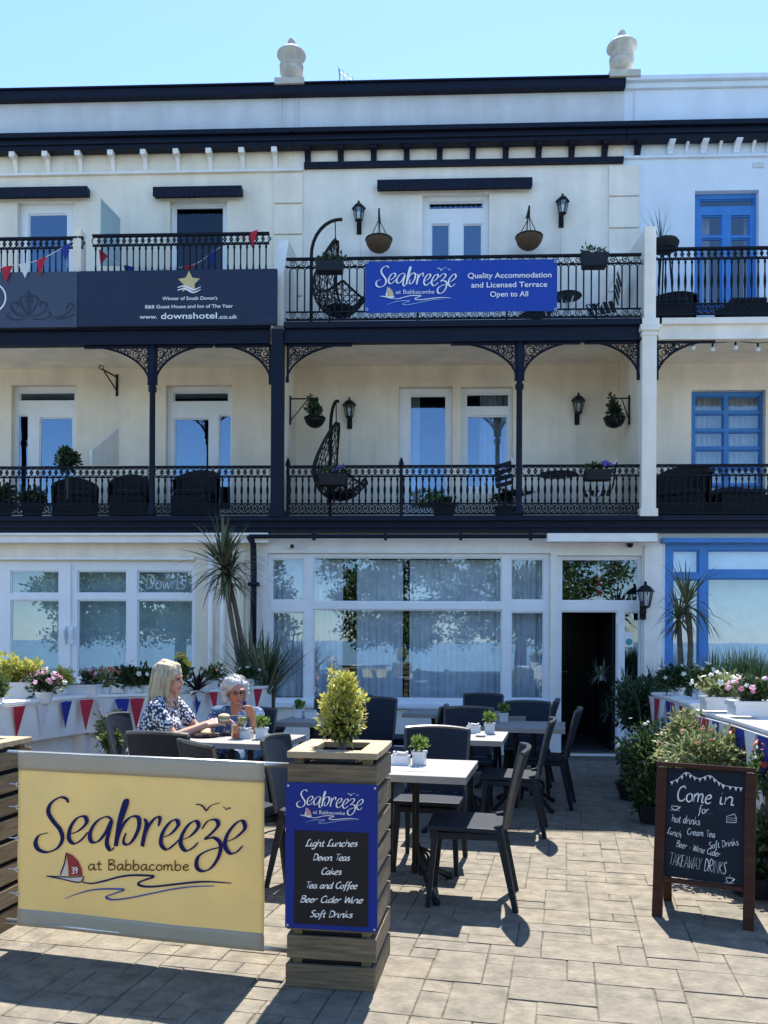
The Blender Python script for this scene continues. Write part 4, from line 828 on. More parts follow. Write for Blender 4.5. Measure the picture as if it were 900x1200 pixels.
# ------------------------------------------------------------------ wall lanterns
def make_lantern(p, label):
    t = thing('wall_lantern', p, label, 'lantern', group='black carriage lanterns on the walls')
    b = MB(); b.box(-.035, .035, -.02, 0, -.20, .02); b.tube([(0, -.02, -.14), (0, -.08, -.17), (0, -.12, -.12), (0, -.12, -.06)], .013, 6); b.build('bracket', m_tblack, t, world=False)
    b = MB()
    for i in range(6):
        a = i * math.pi / 3; b.bar((math.cos(a) * .05, -.12 + math.sin(a) * .05, -.05), (math.cos(a) * .085, -.12 + math.sin(a) * .085, .12), .010, .010)
    b.lathe([(.025, -.075), (.055, -.06), (.055, -.045)], 6, (0, -.12, 0)); b.build('cage', m_tblack, t, world=False)
    b = MB(); b.lathe([(.047, -.045), (.080, .115)], 6, (0, -.12, 0)); b.build('lamp_glass', glass_lamp, t, world=False)
    b = MB(); b.lathe([(.015, -.04), (.015, .02), (.022, .03), (.022, .07), (.008, .09)], 8, (0, -.12, 0)); b.build('bulb', m_pot, t, world=False)
    b = MB(); b.lathe([(.105, .115), (.10, .13), (.06, .175), (.025, .195), (.012, .205), (.02, .22), (.004, .24)], 6, (0, -.12, 0)); b.build('lamp_cap', m_tblack, t, world=False)
    return t
glass_lamp = glass_mat('lantern glass', .06, (.85, .88, .9), wob=0)
LN = make_lantern(at(421, 259, Y1 - .002), 'black wall lantern beside the upper hanging egg chair')
dup(LN, at(657.5, 251, Y1 - .002), 0, 'black wall lantern right of the upper coir baskets, near the quoins')
dup(LN, at(410, 487, Y1 - .002), 0, 'black wall lantern beside the lower hanging egg chair')
dup(LN, at(676, 482, Y1 - .002), 0, 'black wall lantern between thin column and basket on the lower balcony')
l5 = dup(LN, at(753, 706, -.034), 0, 'black wall lantern beside the open entrance door'); l5.scale = (1.12, 1.12, 1.12)
for px, py0, py1 in ((422, 276, 366), (657.5, 270, 300), (411, 503, 546), (676, 500, 546)):
    b = MB(); b.tube([at(px, py0, Y1 - .008), at(px, py1, Y1 - .008)], .007, 5); b.build('lantern_cable', m_trim, HC)

# ------------------------------------------------------------------ hanging baskets
def basket(px, py, Y, label, r, style, bracket, seed):
    c = at(px, py, Y); t = thing('hanging_basket', c, label, 'hanging basket', group='hanging baskets along the middle house'); rr = random.Random(seed)
    b = MB(); pr = [(r * math.sin(math.pi / 2 * i / 7) * (1 if i < 7 else 1), -r * .95 * math.cos(math.pi / 2 * i / 7)) for i in range(8)]
    pr[0] = (.01, pr[0][1]); b.lathe([(q, c.z + z) for q, z in pr] + [(r * .9, c.z - .02), (.02, c.z - .05)], 14, (c.x, c.y, 0)); b.build('basket_bowl', m_coir if style == 'coir' else m_tblack, t, smooth=True)
    b = MB(); top = c + Vector((0, 0, r * 1.25 + .05))
    for i in range(3):
        a = .5 + i * 2.094; b.tube([c + Vector((math.cos(a) * r, math.sin(a) * r, 0)), top], .006, 4)
    b.ring((c.x, c.y, c.z), r * 1.02, .008, 16, ax='z'); b.build('basket_chain', m_tblack, t)
    b = MB()
    if bracket == 'post':
        b.tube([top, top + Vector((0, 0, .16))], .014, 6); b.bar(top + Vector((0, 0, .14)), Vector((c.x, Y1 - .002, top.z + .14)), .02, .025); b.bar(top + Vector((0, .1, .12)), Vector((c.x, Y1 - .002, top.z - .12)), .016, .016)
    else:
        s = bracket; e = Vector((c.x + s * .28, Y1 - .03 if abs(s) == 1 else c.y, top.z + .03)); xw = (XL + .055) if s < 0 else (XR - .055)
        b.tube([top, top + Vector((0, 0, .04))], .008, 4); b.bar((c.x - s * .05, c.y, top.z + .04), (xw, c.y, top.z + .04), .016, .016); b.bar((c.x + s * .1, c.y, top.z + .03), (xw, c.y, top.z - .28), .012, .012); b.bar((xw - s * .008, c.y, top.z - .32), (xw - s * .008, c.y, top.z + .08), .02, .03)
    b.build('wall_bracket', m_tblack, t)
    b = MB()
    if style == 'coir': leaves(b, c + Vector((0, 0, .0)), (r * .7, r * .7, .05), 120, .05, rr, fill=.2); b.build('plant', m_coir, t)
    else: leaves(b, c + Vector((0, 0, .1)), (r * .85, r * .8, .16), 260, .07, rr, fill=.2); leaves(b, c + Vector((-.03, 0, .2)), (r * .5, r * .4, .16), 120, .06, rr, fill=.2); leaves(b, c + Vector((0, -.06, -.04)), (r, r, .1), 100, .06, rr); b.build('plant', m_leafdk, t)
basket(444, 281, .95, 'brown coir hanging basket between egg chair and french windows', .19, 'coir', 'post', 1)
basket(620, 278, .95, 'brown coir hanging basket right of french windows under awning end', .19, 'coir', 'post', 2)
basket(369, 490, .6, 'dark hanging basket of greenery above the lower egg chair', .145, 'dark', -1, 3)
basket(720, 490, .6, 'dark hanging basket of greenery beside the white veranda post', .145, 'dark', 1, 4)
t = thing('plant_bracket', at(133, 448, Y1), 'empty black scroll bracket on the left wall above lower balcony', 'bracket')
b = MB(); p = at(137, 450, Y1 - .012); b.box(p.x - .015, p.x + .015, p.y - .01, p.y + .01, p.z - .18, p.z + .14); b.bar((p.x, p.y, p.z + .1), (p.x - .1, p.y - .3, p.z + .12), .018, .018); b.bar((p.x, p.y, p.z - .1), (p.x - .09, p.y - .26, p.z + .1), .014, .014); b.ring((p.x - .11, p.y - .33, p.z + .14), .03, .009, 8); b.build('bracket_arm', m_tblack, t)

# ------------------------------------------------------------------ hanging egg chairs
def egg_chair(px_pole, px_pod, py_top, py_bot, py_hook, zfloor, Y, label):
    pt, pb = at(px_pod, py_top, Y), at(px_pod, py_bot, Y); c = (pt + pb) / 2; rz = (pt.z - pb.z) / 2; rx, ry = rz * .72, rz * .62
    t = thing('egg_chair', (c.x, c.y, zfloor), label, 'egg chair', group='hanging egg chairs on the balconies')
    hook = at(px_pod, py_hook, Y); xp = X(px_pole, Y, 330); b = MB(); pts = [(xp, c.y + .25, zfloor + .03), (xp, c.y + .25, hook.z - .45)]
    for i in range(9):
        a = math.pi - (math.pi / 2 + .25) * i / 8; pts.append((hook.x + (hook.x - xp) * math.cos(a) * 1.0 , c.y + .25 - .25 * i / 8, hook.z - .38 + .40 * math.sin(a)))
    b.tube(pts, .024, 8); b.build('stand', m_tblack, t, smooth=True)
    b = MB(); b.ring((c.x + .05, c.y + .05, zfloor + .03), .42, .022, 22, ax='z', k=6); b.bar((xp, c.y + .25, zfloor + .03), (c.x + .4, c.y + .05, zfloor + .03), .04, .035); b.build('base', m_tblack, t)
    b = MB(); b.tube([hook + Vector((0, 0, .0)), (hook.x, c.y, hook.z - .05), (pt.x, pt.y, pt.z)], .008, 5); b.build('chain', m_tblack, t)
    H = pt.z - pb.z; R = Matrix.Rotation(R_(-24), 3, 'Z'); org = Vector((pt.x, c.y, pt.z))
    spine = catmull([(x - .28, 0, z) for x, z in ((.28, 0), (.17, -.18), (.06, -.42), (.02, -.62), (.07, -.83), (.2, -.96), (.38, -.98), (.54, -.91), (.66, -.81))], 5); m = len(spine) - 1
    def S(t, u):
        q = t * m; k = min(int(q), m - 1); p = spine[k].lerp(spine[k + 1], q - k); T = (spine[min(k + 1, m)] - spine[max(k - 1, 0)]).normalized(); n = Vector((-T.z, 0, T.x))
        W = .03 + .33 * math.sin(math.pi * min(.5, t * .85) ) ** .9 * (1 - .25 * max(0, t - .7) / .3); D = .02 + .22 * math.sin(math.pi * min(1, t * .62 + .02)); a = u * 1.35
        return org + R @ ((p + Vector((0, 1, 0)) * (W * math.sin(a)) + n * (D * (1 - math.cos(a)))) * H)
    b = MB()
    for k in range(13): b.tube([S(t / 24, -1 + k / 6) for t in range(25)], .0065, 4)
    for k in range(1, 15): b.tube([S(k / 15, -1 + i / 7) for i in range(15)], .0065, 4)
    for k in range(-6, 14):
        for sgn in (-1, 1):
            run = [S(k / 14 + i / 24, sgn * (-1 + i / 6)) for i in range(13) if 0 <= k / 14 + i / 24 <= 1]
            if len(run) > 1: b.tube(run, .0055, 4)
    b.build('wicker_pod', m_wicker, t)
    b = MB()
    for e in (-1, 1): b.tube([S(t / 24, e) for t in range(25)], .016, 6)
    b.tube([S(1, -1 + i / 6) for i in range(13)], .016, 6); b.build('pod_rim', m_wicker, t, smooth=True)
    b = MB(); q = S(.72, 0); b.ball(q + R @ Vector((.02, 0, .07)), (.2 * H, .2 * H, .045), 14, 8); b.build('cushion', m_chair, t, smooth=True)
egg_chair(362, 393, 280, 372, 258, zD2, .38, 'upper dark wicker egg chair hanging beside the blue banner')
egg_chair(386, 394, 494, 588, 471, zD1b, .42, 'lower dark wicker egg chair hanging above the entrance window')

# ------------------------------------------------------------------ railing troughs, balcony furniture
def trough(px0, px1, py0, py1, Y, label, mat, seed, flower=None, fh=.12):
    x0, x1, z0, z1 = rect(px0, py0, px1, py1, Y); t = thing('railing_planter', ((x0 + x1) / 2, Y, z0), label, 'planter', group='troughs hooked on the railings'); rr = random.Random(seed)
    b = MB(); b.prism([(x0 + .02, Y - .07, z0), (x1 - .02, Y - .07, z0), (x1, Y - .09, z1), (x0, Y - .09, z1)], (0, .16, 0)); b.build('planter_box', mat, t)
    b = MB(); n = int((x1 - x0) / .09)
    for i in range(n): leaves(b, (x0 + .06 + i * .09, Y, z1 + fh * .3), (.07, .06, fh * rr.uniform(.5, 1.1)), 40, .06, rr, fill=.2)
    b.build('plant', m_leafdk, t)
    if flower: b = MB(); blossoms(b, ((x0 + x1) / 2 + .08, Y - .02, z1 + .03), ((x1 - x0) * .3, .08, .07), 16, .05, rr); b.build('blossom', flower, t)
trough(370, 403, 308, 319, -.2, 'grey trough hooked on railing in front of upper egg chair', m_chair, 1)
trough(681, 712, 299, 313, -.2, 'grey trough hooked on railing right of blue banner', m_chair, 2)
trough(374, 407, 556, 569, -.2, 'dark trough with blue flowers in front of lower egg chair', m_wicker, 3, m_purp)
trough(685, 716, 551, 563, -.2, 'dark trough with blue flowers on lower railing near white post', m_wicker, 4, m_purp)
c = at(779, 286, .3); t = thing('window_pot', c, 'dark bowl of tangled twigs on the right upper balcony divider', 'plant pot'); b = MB(); b.lathe([(.08, c.z - .12), (.16, c.z - .08), (.19, c.z + .0), (.17, c.z + .04)], 14, (c.x, c.y, 0)); b.build('pot', m_wicker, t)
b = MB(); blades(b, c + Vector((-.05, 0, .02)), 14, .55, .012, .3, random.Random(4), droop=.15, up=1.25); leaves(b, c + Vector((0, 0, .02)), (.2, .18, .1), 160, .05, random.Random(4)); b.build('plant', m_leafdk, t)
b = MB()
for i in range(3): a = i * 2.09; b.tube([(c.x + math.cos(a) * .06, c.y + math.sin(a) * .06, c.z - .11), (c.x + math.cos(a) * .15, c.y + math.sin(a) * .15, zD2)], .012, 5)
b.build('stand', m_iron, t)
def bistro_table(px, py, Y, zf_, r, label):
    c = at(px, py, Y); t = thing('bistro_table', (c.x, c.y, zf_), label, 'table', group='round balcony tables'); b = MB(); b.lathe([(r, c.z - .015), (r + .008, c.z - .006), (r, c.z + .004)], 24, (c.x, c.y, 0)); b.build('tabletop', m_chair, t)
    for i in range(3):
        a = i * 2.094 + .4; b = MB(); b.tube([(c.x + math.cos(a) * r * .7, c.y + math.sin(a) * r * .7, zf_), (c.x, c.y, (zf_ + c.z) / 2), (c.x - math.cos(a) * r * .5, c.y - math.sin(a) * r * .5, c.z - .02)], .012, 6); b.build('leg', m_pvc, t)
bistro_table(664, 347, .55, zD2, .2, 'round grey bistro table right of banner on upper balcony'); bistro_table(654, 556, .55, zD1b, .26, 'round grey bistro table on lower balcony under right lantern')
def slat_chair(px, Y, zf_, rz, label, mat, parts=True):
    p = at(px, 560, Y); t = thing('folding_chair', (p.x, p.y, zf_), label, 'chair', rz=rz, group='slatted balcony chairs')
    b = MB()
    for i in range(5): b.box(-.19, .19, -.17 + i * .075, -.17 + i * .075 + .055, .43, .45)
    b.build('seat', mat, t, world=False); b = MB()
    for i in range(4): b.box(-.19, .19, -.205 - i * .012, -.19 - i * .012, .52 + i * .085, .575 + i * .085)
    b.build('backrest', mat, t, world=False)
    for s in (-1, 1):
        b = MB(); b.bar((s * .2, .2, 0), (s * .2, -.24, .86), .022, .022); b.build('leg', m_pvc, t, world=False); b = MB(); b.bar((s * .18, -.2, 0), (s * .18, .16, .44), .022, .022); b.build('leg', m_pvc, t, world=False)
slat_chair(605, .6, zD1b, R_(-60), 'slatted folding chair behind the thin veranda column', m_chair)
slat_chair(701, .62, zD1b, R_(80), 'slatted folding chair behind blue-flowered trough near white post', m_chair)
slat_chair(704, .6, zD2, R_(70), 'slatted folding chair right of upper bistro table', m_chair)
slat_chair(628, .75, zD2, R_(-60), 'slatted folding chair hidden behind right end of blue banner', m_chair)
def wicker_chair(px, Y, zf_, rz, label, w_=.56, h=.74):
    p = at(px, 560, Y); t = thing('wicker_chair', (p.x, p.y, zf_), label, 'chair', rz=rz, group='dark wicker balcony seats')
    b = MB(); b.box(-w_ / 2 + .06, w_ / 2 - .06, -.24, .26, .12, .36); b.build('seat', m_wicker, t, world=False, bevel=.02)
    b = MB(); pr = []
    for i in range(13):
        a = math.pi * i / 12; pr.append((math.cos(a) * w_ / 2, -.02 - math.sin(a) * .28, h - .18 + .18 * math.sin(a)))
    o = len(b.v)
    for x, y, z in pr: b.v += [Vector((x, y, .08)), Vector((x * 1.06, y * 1.08, z)), Vector((x * .9, y * .86, z)), Vector((x * .86, y * .84, .08))]
    for i in range(12):
        a = o + 4 * i
        for k in range(4): b.f.append((a + k, a + 4 + k, a + 4 + (k + 1) % 4, a + (k + 1) % 4))
    b.build('backrest', m_wicker, t, world=False)
    b = MB(); b.box(-w_ / 2 + .09, w_ / 2 - .09, -.2, .25, .362, .44); b.build('cushion', m_chair, t, world=False, bevel=.03)
    for sx in (-1, 1):
        for y in (-.2, .22): b = MB(); b.box(sx * (w_ / 2 - .08) - .025, sx * (w_ / 2 - .08) + .025, y - .025, y + .025, 0, .13); b.build('leg', m_wicker, t, world=False)
wicker_chair(152, .45, zD1b, R_(190), 'dark wicker chair left of the thin column on left balcony'); wicker_chair(229, .45, zD1b, R_(175), 'dark wicker chair in front of second left balcony door', .64, .80)
wicker_chair(88, .5, zD1b, R_(200), 'dark wicker chair under the bushy pot on left balcony', .6, .7); wicker_chair(214, .5, zD2, R_(180), 'dark chair before the open dark door on upper left balcony', .6, .62)
wicker_chair(800, .55, zD1b, R_(150), 'high-backed dark seat beside white post on right lower balcony', .72, .86); wicker_chair(866, .5, zD1b, R_(180), 'low dark seat before blue window on right lower balcony', .74, .55)
wicker_chair(786, .5, zD2, R_(160), 'dark slanting seat at left end of right upper balcony', .62, .72); wicker_chair(869, .5, zD2, R_(180), 'low dark seat before blue doors on right upper balcony', .66, .52)
def bush(px, py, Y, zf_, r, label, mat, n, s, seed, pot=True, cat='plant', flat=1.0):
    c = at(px, py, Y); t = thing('potted_shrub', (c.x, c.y, zf_), label, cat); rr = random.Random(seed)
    b = MB(); b.lathe([(.11, zf_), (.15, zf_ + .26), (.16, zf_ + .27), (.13, zf_ + .25)], 14, (c.x, c.y, 0)); b.build('pot', m_wicker, t)
    b = MB(); b.tube([(c.x, c.y, zf_ + .2), (c.x, c.y, c.z)], .02, 5); b.build('stem', m_bark, t)
    b = MB(); leaves(b, c, (r, r, r * flat), n, s, rr, fill=.35); b.build('foliage', mat, t)
bush(79, 538, .15, zD1b, .2, 'round bushy green plant above the left balcony railing', m_leafdk, 420, .085, 5)
bush(38, 585, .2, zD1b, .26, 'dark leafy plant behind the left balcony railing', m_leafdk, 420, .09, 6, flat=.7); bush(2, 580, .2, zD1b, .22, 'dark leafy plant at far left edge of balcony', m_leafdk, 300, .09, 7)
bush(592, 583, .75, zD1b, .2, 'small leafy plant behind lower railing beneath right window', m_leafdk, 300, .07, 8, flat=.6)
bush(520, 590, .7, zD1b, .22, 'low planted pot before the glazed balcony door', m_leafdk, 320, .07, 9, flat=.45)
# festoon bulbs under the right white beam
t = thing('festoon_lights', at(830, 402, -.06), 'string of small white bulbs under the right white beam', 'string lights'); b = MB(); pp = [at(px, py, -.05) for px, py in ((768, 399), (790, 402), (812, 400), (835, 402), (862, 400), (888, 402), (915, 399))]; b.tube(catmull(pp, 4), .006, 4); b.build('cable', m_iron, t)
for i, p in enumerate(pp[1:-1]):
    b = MB(); b.tube([p, p - Vector((0, 0, .05))], .014, 6); b.build('lamp_holder', m_iron, t); b = MB(); b.ball(p - Vector((0, 0, .085)), .035, 8, 6); b.build('bulb', m_pot, t, smooth=True)
b = MB(); p = at(341, 640, -.05); cc = thing('security_camera', p, 'small white security camera above the big front window', 'camera'); b.box(p.x - .09, p.x - .02, -.03, -.002, p.z - .03, p.z + .03); b.build('mount', m_trim, cc); b = MB(); b.tube([(p.x - .04, -.04, p.z), (p.x + .02, -.12, p.z - .01)], .032, 10); b.build('body', m_trim, cc); b = MB(); b.tube([(p.x + .021, -.121, p.z - .01), (p.x + .03, -.135, p.z - .012)], .027, 10); b.build('lens', m_tblack, cc)
p = at(738, 638, -.01); cc = thing('sensor_lamp', p, 'small round black sensor above the entrance transom', 'sensor'); b = MB(); b.ball(p - Vector((0, .02, 0)), .045, 10, 7); b.build('lens', m_tblack, cc); b = MB(); b.box(p.x - .04, p.x + .04, -.012, -.002, p.z - .04, p.z + .04); b.build('mount', m_trim, cc)
# bunting on the upper left balcony
def pennant(mb, a, c, tip, y, rr, th=.002):
    m_ = (a + c) / 2; s = rr.uniform(-.03, .03); n = 4; o = len(mb.v)
    for i in range(n + 1):
        t = i / n; l, r = a.lerp(tip, t), c.lerp(tip, t); w_ = Vector((0, s * math.sin(t * 2.2), 0)); mb.v += [l + w_, (l + r) / 2 + w_ + Vector((0, -.012 * (1 - t), 0)), r + w_]
    for i in range(n):
        k = o + 3 * i; mb.f += [(k, k + 3, k + 4, k + 1), (k + 1, k + 4, k + 5, k + 2)]
def bunting(label, pts, flags, fw, fl, seed, order='rwb', sway=.0):
    """pts: world points of the string; flags: positions along it (0..1)"""
    t = thing('bunting', pts[0], label, 'bunting'); rr = random.Random(seed); P_ = catmull(pts, 8); b = MB(); b.tube(P_, .005, 4); b.build('string', m_flagw, t)
    L = [0]
    for i in range(1, len(P_)): L.append(L[-1] + (P_[i] - P_[i - 1]).length)
    def pt(s):
        s *= L[-1]
        for i in range(1, len(P_)):
            if L[i] >= s: return P_[i - 1].lerp(P_[i], (s - L[i - 1]) / max(1e-6, L[i] - L[i - 1]))
        return P_[-1]
    mats = {'r': m_flagr, 'w': m_flagw, 'b': m_flagb}
    for i, f in enumerate(flags):
        h = fw / 2 / L[-1]; a, c = pt(max(0, f - h)), pt(min(1, f + h)); m_ = (a + c) / 2; tip = m_ + Vector((rr.uniform(-.04, .04) + sway, rr.uniform(-.03, .01), -fl * rr.uniform(.9, 1.1)))
        b = MB(); pennant(b, a, c, tip, 0, rr); b.build('pennant', mats[order[i % len(order)]], t)
bunting('red white and blue bunting sagging across left end of upper left balcony', [at(-30, 318, -.28), at(10, 312, -.28), at(50, 303, -.28), at(92, 278, -.28)], (.3, .46, .62, .86), .16, .22, 3, 'rwrb')
bunting('faded bunting strung inside railing before the dark upper door', [at(108, 285, .02), at(150, 312, .02), at(220, 312, .02), at(258, 290, .02), at(304, 268, -.16)], (.08, .24, .42, .56, .7, .96), .16, .2, 4, 'rbwrbr')
# ------------------------------------------------------------------ terrace tables and chairs
def tx(p, dx, dy=0, z=None):
    q = Vector(p) + Tx * dx + Ty * dy; return Vector((q.x, q.y, q.z if z is None else z))
m_chairrim = M('highlit resin edge', (.05, .055, .06), .3, .3, 30, spec=.6)  # lighter edge colour paints in the bright backlit highlight along the chair tops
def make_chair(loc, rz, label):
    t = thing('terrace_chair', loc, label, 'chair', rz=rz, group='charcoal chairs at the terrace tables')
    b = MB(); W = .44
    b.prism([(-.215, -.20, .425), (.215, -.20, .425), (.22, .22, .435), (-.22, .22, .435)], (0, 0, .028)); b.box(-.20, .20, -.19, .205, .385, .4245); b.build('seat', m_chair, t, world=False, bevel=.006)
    b = MB(); nx, nz = 10, 7; z0, z1 = .455, .872
    def S(u, v, th=0):                                  # curved, raked panel
        x = (u - .5) * 2; w_ = (.205 + .02 * v) ; bow = .045 * (x * x - 1) * (.35 + .65 * v); y = -.205 - .085 * v ** 1.25 + .0 + bow + th; z = z0 + (z1 - z0) * v + .012 * (1 - x * x) * v * v
        return Vector((x * w_, y, z))
    for th in (0, -.022):
        for j in range(nz + 1):
            for i in range(nx + 1): b.v.append(S(i / nx, j / nz, th))
    m = (nx + 1) * (nz + 1); row = nx + 1
    for j in range(nz):
        for i in range(nx):
            a = j * row + i; b.f.append((a + 1, a, a + row, a + row + 1)); b.f.append((m + a, m + a + 1, m + a + row + 1, m + a + row))
    for i in range(nx): b.f.append((i, i + 1, m + i + 1, m + i)); a = nz * row + i; b.f.append((a + 1, a, m + a, m + a + 1))
    for j in range(nz): a = j * row; b.f.append((a + row, a, m + a, m + a + row)); a = j * row + nx; b.f.append((a, a + row, m + a + row, m + a))
    bk = b.build('backrest', m_chair, t, world=False)
    b = MB(); b.tube([S(i / nx, 1, -.011) + Vector((0, 0, .004)) for i in range(nx + 1)], .0145, 6)
    for e in (0, 1): b.tube([S(e, j / nz, -.011) for j in range(nz + 1)], .013, 6)
    b.build('rim', m_chairrim, bk, world=False)
    for s in (-1, 1):
        b = MB(); b.bar((s * .185, .175, .43), (s * .205, .215, 0), .039, .036, taper=.72); b.build('leg', m_chairlt, t, world=False)
        b = MB(); b.bar((s * .185, -.175, .47), (s * .205, -.275, 0), .042, .042, taper=.68); b.build('leg', m_chairlt, t, world=False)
    return t
CH = [None]
def chair(p, deg, label):
    p = Vector((p[0], p[1], 0))
    if CH[0] is None: CH[0] = make_chair(p, TR + R_(deg), label); return CH[0]
    return dup(CH[0], p, TR + R_(deg), label)
def make_table(c, w_, d, label, h=.74, cx=0):
    t = thing('terrace_table', (c.x, c.y, 0), label, 'table', rz=TR, group='pale topped terrace tables')
    b = MB(); n = 5; th = .042
    b.box(-w_ / 2, w_ / 2, -d / 2, d / 2, h - th, h - .0015)
    for i in range(n): y = -d / 2 + d * i / n; b.box(-w_ / 2 + .004, w_ / 2 - .004, y + .0025, y + d / n - .0025, h - .002, h)
    b.build('tabletop', m_tabletop, t, world=False, bevel=.003)
    for s in (-1, 1):
        x = s * .08 + cx
        b = MB(); b.lathe([(.03, .10), (.03, .14), (.022, .16), (.022, h - .09), (.034, h - .07), (.034, h - th)], 10, (x, 0, 0)); b.build('column', m_tblack, t, world=False)
    b = MB(); b.box(-w_ * .34 + cx * .3, w_ * .34 + cx * .3, -.03, .03, h - th - .018, h - th - .001); b.box(cx - .03, cx + .03, -d * .38, d * .38, h - th - .016, h - th - .001); b.build('top_bracket', m_tblack, t, world=False)
    for k, (sx, sy) in enumerate(((-1, -1), (1, -1), (1, 1), (-1, 1))):
        b = MB(); x = sx * .08 + cx; b.tube(catmull([(x, 0, .30), (x + sx * .05, sy * .05, .16), (x + sx * .09, sy * .14, .09), (x + sx * .13, sy * .22, .05), (x + sx * .17, sy * .27, .015)], 4), [.014] * 2 + [.018] * 15, 6)
        b.ball((x + sx * .17, sy * .27, .016), .024, 8, 5); b.tube(catmull([(x, 0, .26), (x + sx * .08, sy * .04, .22), (x + sx * .09, sy * .1, .15), (x + sx * .04, sy * .09, .12), (x + sx * .03, sy * .05, .16)], 4), .009, 5)
        b.build('foot', m_tblack, t, world=False)
    return t
TB = {}
def table(key, c, w_, d, label, cx=0): TB[key] = (Vector((c.x, c.y, .74)), w_, d); return make_table(c, w_, d, label, cx=cx)
q = g(546, 911, .74); table(1, tx(q, -.36, .33), .72, .66, 'front pale table beside the timber menu planter', cx=-.06)
q = g(589, 868.5, .74); table(2, tx(q, -.36, .33), .72, .66, 'pale table just behind the front table, right of centre')
q = g(564, 852, .74); table(3, tx(q, .36, .33), .72, .66, 'pale table in shade before the open doorway')
q = g(326, 873, .74); table(4, tx(q, -.42, .33), .84, .66, 'pale table where two women sit with drinks')
q = g(319, 846, .74); table(5, tx(q, .36, .33), .72, .66, 'pale table behind golden shrub, below left window pane')
q = g(520, 836, .74); table(6, tx(q, -.06, .2), .72, .66, 'pale table against the sill of the big window, mostly hidden')
q = g(616, 840, .74); table(7, tx(q, -.24, .3), .48, .6, 'pale table nearest the right end of window sill')
def tp(k, dx, dy, z=0): return tx(TB[k][0], dx, dy, z)
chair(tp(1, .35, -.10), 93, 'charcoal chair right of the front table, in full sun')
chair(tp(1, .02, .55), 180, 'charcoal chair facing us across the front table')
chair(tp(1, -.58, .02), -92, 'charcoal chair between the timber menu planter and yellow banner')
chair(tp(2, .40, -.04), 90, 'charcoal chair right of the second table, shadow edge at its feet')
chair(tp(2, -.02, .62), 183, 'charcoal chair facing us behind the second table')
chair(tp(3, .16, .10), 86, 'charcoal chair right of the shaded table, back against doorway')
chair(tp(3, .0, .55), 182, 'charcoal chair facing us behind the shaded table')
chair(tp(7, .22, .12), 88, 'charcoal chair against the left door jamb')
chair(tp(7, -.30, .52), 178, 'charcoal chair with its back to window under the reflected trunk')
chair(tp(6, -.52, .05), -90, 'charcoal chair seen from its side left of the sill table')
chair(tp(5, .85, .15), 92, 'charcoal chair seen from its side right of golden shrub')
chair(tp(5, -.12, .62), 178, 'charcoal chair below the left pane beside strappy plant')
chair(tp(5, .33, .66), 181, 'charcoal chair facing us directly behind golden shrub')
chair(dp(211, 870, 5.75), -3, 'charcoal chair with square back to us in front of blonde woman')
chair(dp(281, 880, 5.15), -38, 'charcoal chair turned aside behind the yellow banner top')
WC = chair(tp(4, -.80, .12), -84, 'charcoal chair the blonde woman sits on')
GC = chair(tp(4, -.28, .66), 180, 'charcoal chair the white-haired woman sits on')
# ---- things on the tables
def make_pot(loc, label):
    t = thing('table_plant', loc, label, 'potted plant', rz=TR, group='small potted plants on the tables'); rr = random.Random(5); b = MB()
    b.prism([(-.038, -.038, 0), (.038, -.038, 0), (.038, .038, 0), (-.038, .038, 0)], (0, 0, .085)); b.box(-.043, .043, -.043, .043, .066, .0855); b.build('pot', m_pot, t, world=False, bevel=.004)
    b = MB(); leaves(b, (0, 0, .125), (.075, .075, .06), 210, .034, rr, fill=.25, up=.8); b.build('foliage', m_leafpot, t, world=False); return t
m_leafpot = M('succulent leaf', (.10, .20, .03), .5, .2, 9, island=.4, hue=(.24, .30, .07), trans=.3)
def make_caddy(loc, label):
    t = thing('sachet_pot', loc, label, 'sachet holder', rz=TR, group='white sachet holders on the tables'); b = MB()
    wall_holes(b, -.055, .055, -.04, .04, 0, .06, [(-.049, .049, -.034, .034)]); b.xf(Matrix.Rotation(R_(90), 4, 'X')); b.xf(Matrix.Translation((0, 0, 0)))
    b = MB(); b.box(-.055, .055, -.04, -.034, 0, .06); b.box(-.055, .055, .034, .04, 0, .06); b.box(-.055, -.049, -.034, .034, 0, .06); b.box(.049, .055, -.034, .034, 0, .06); b.box(-.049, .049, -.034, .034, 0, .012); b.build('holder', m_pot, t, world=False)
    b = MB(); rr = random.Random(2)
    for i in range(9): x = -.042 + i * .0098; h = rr.uniform(.068, .085); b.box(x, x + .007, -.03, .03 - rr.random() * .02, .013, h)
    b.build('sachets', m_flagw, t, world=False); return t
P1 = make_pot(tp(1, .03, .06, .7402), 'small leafy pot plant on the front table by the menu planter')
C1 = make_caddy(tp(1, -.08, .03, .7402), 'white sachet holder beside the plant on the front table')
for k, dx, dy, l in ((2, .22, .16, 'second table, behind the front one'), (3, -.20, .16, 'shaded table near the doorway'), (4, .17, .0, 'table with the women\'s drinks'), (5, -.24, .1, 'table behind the golden shrub')):
    dup(P1, tp(k, dx, dy, .7402), TR, 'small leafy pot plant on the ' + l); dup(C1, tp(k, dx + (-.13 if k != 5 else .13), dy - .01, .7402), TR, 'white sachet holder on the ' + l)
t = thing('menu_card', tp(1, -.02, -.10, .7402), 'white menu sheet lying on the front table', 'menu', rz=TR + .12); b = MB(); b.box(-.15, .15, -.10, .10, 0, .003); b.build('sheet', m_flagw, t, world=False)
b = MB()
for i in range(5): b.box(-.12, .05 + .02 * (i % 3), -.06 + i * .028, -.052 + i * .028, .0032, .0036)
b.build('print', m_chair, t, world=False)
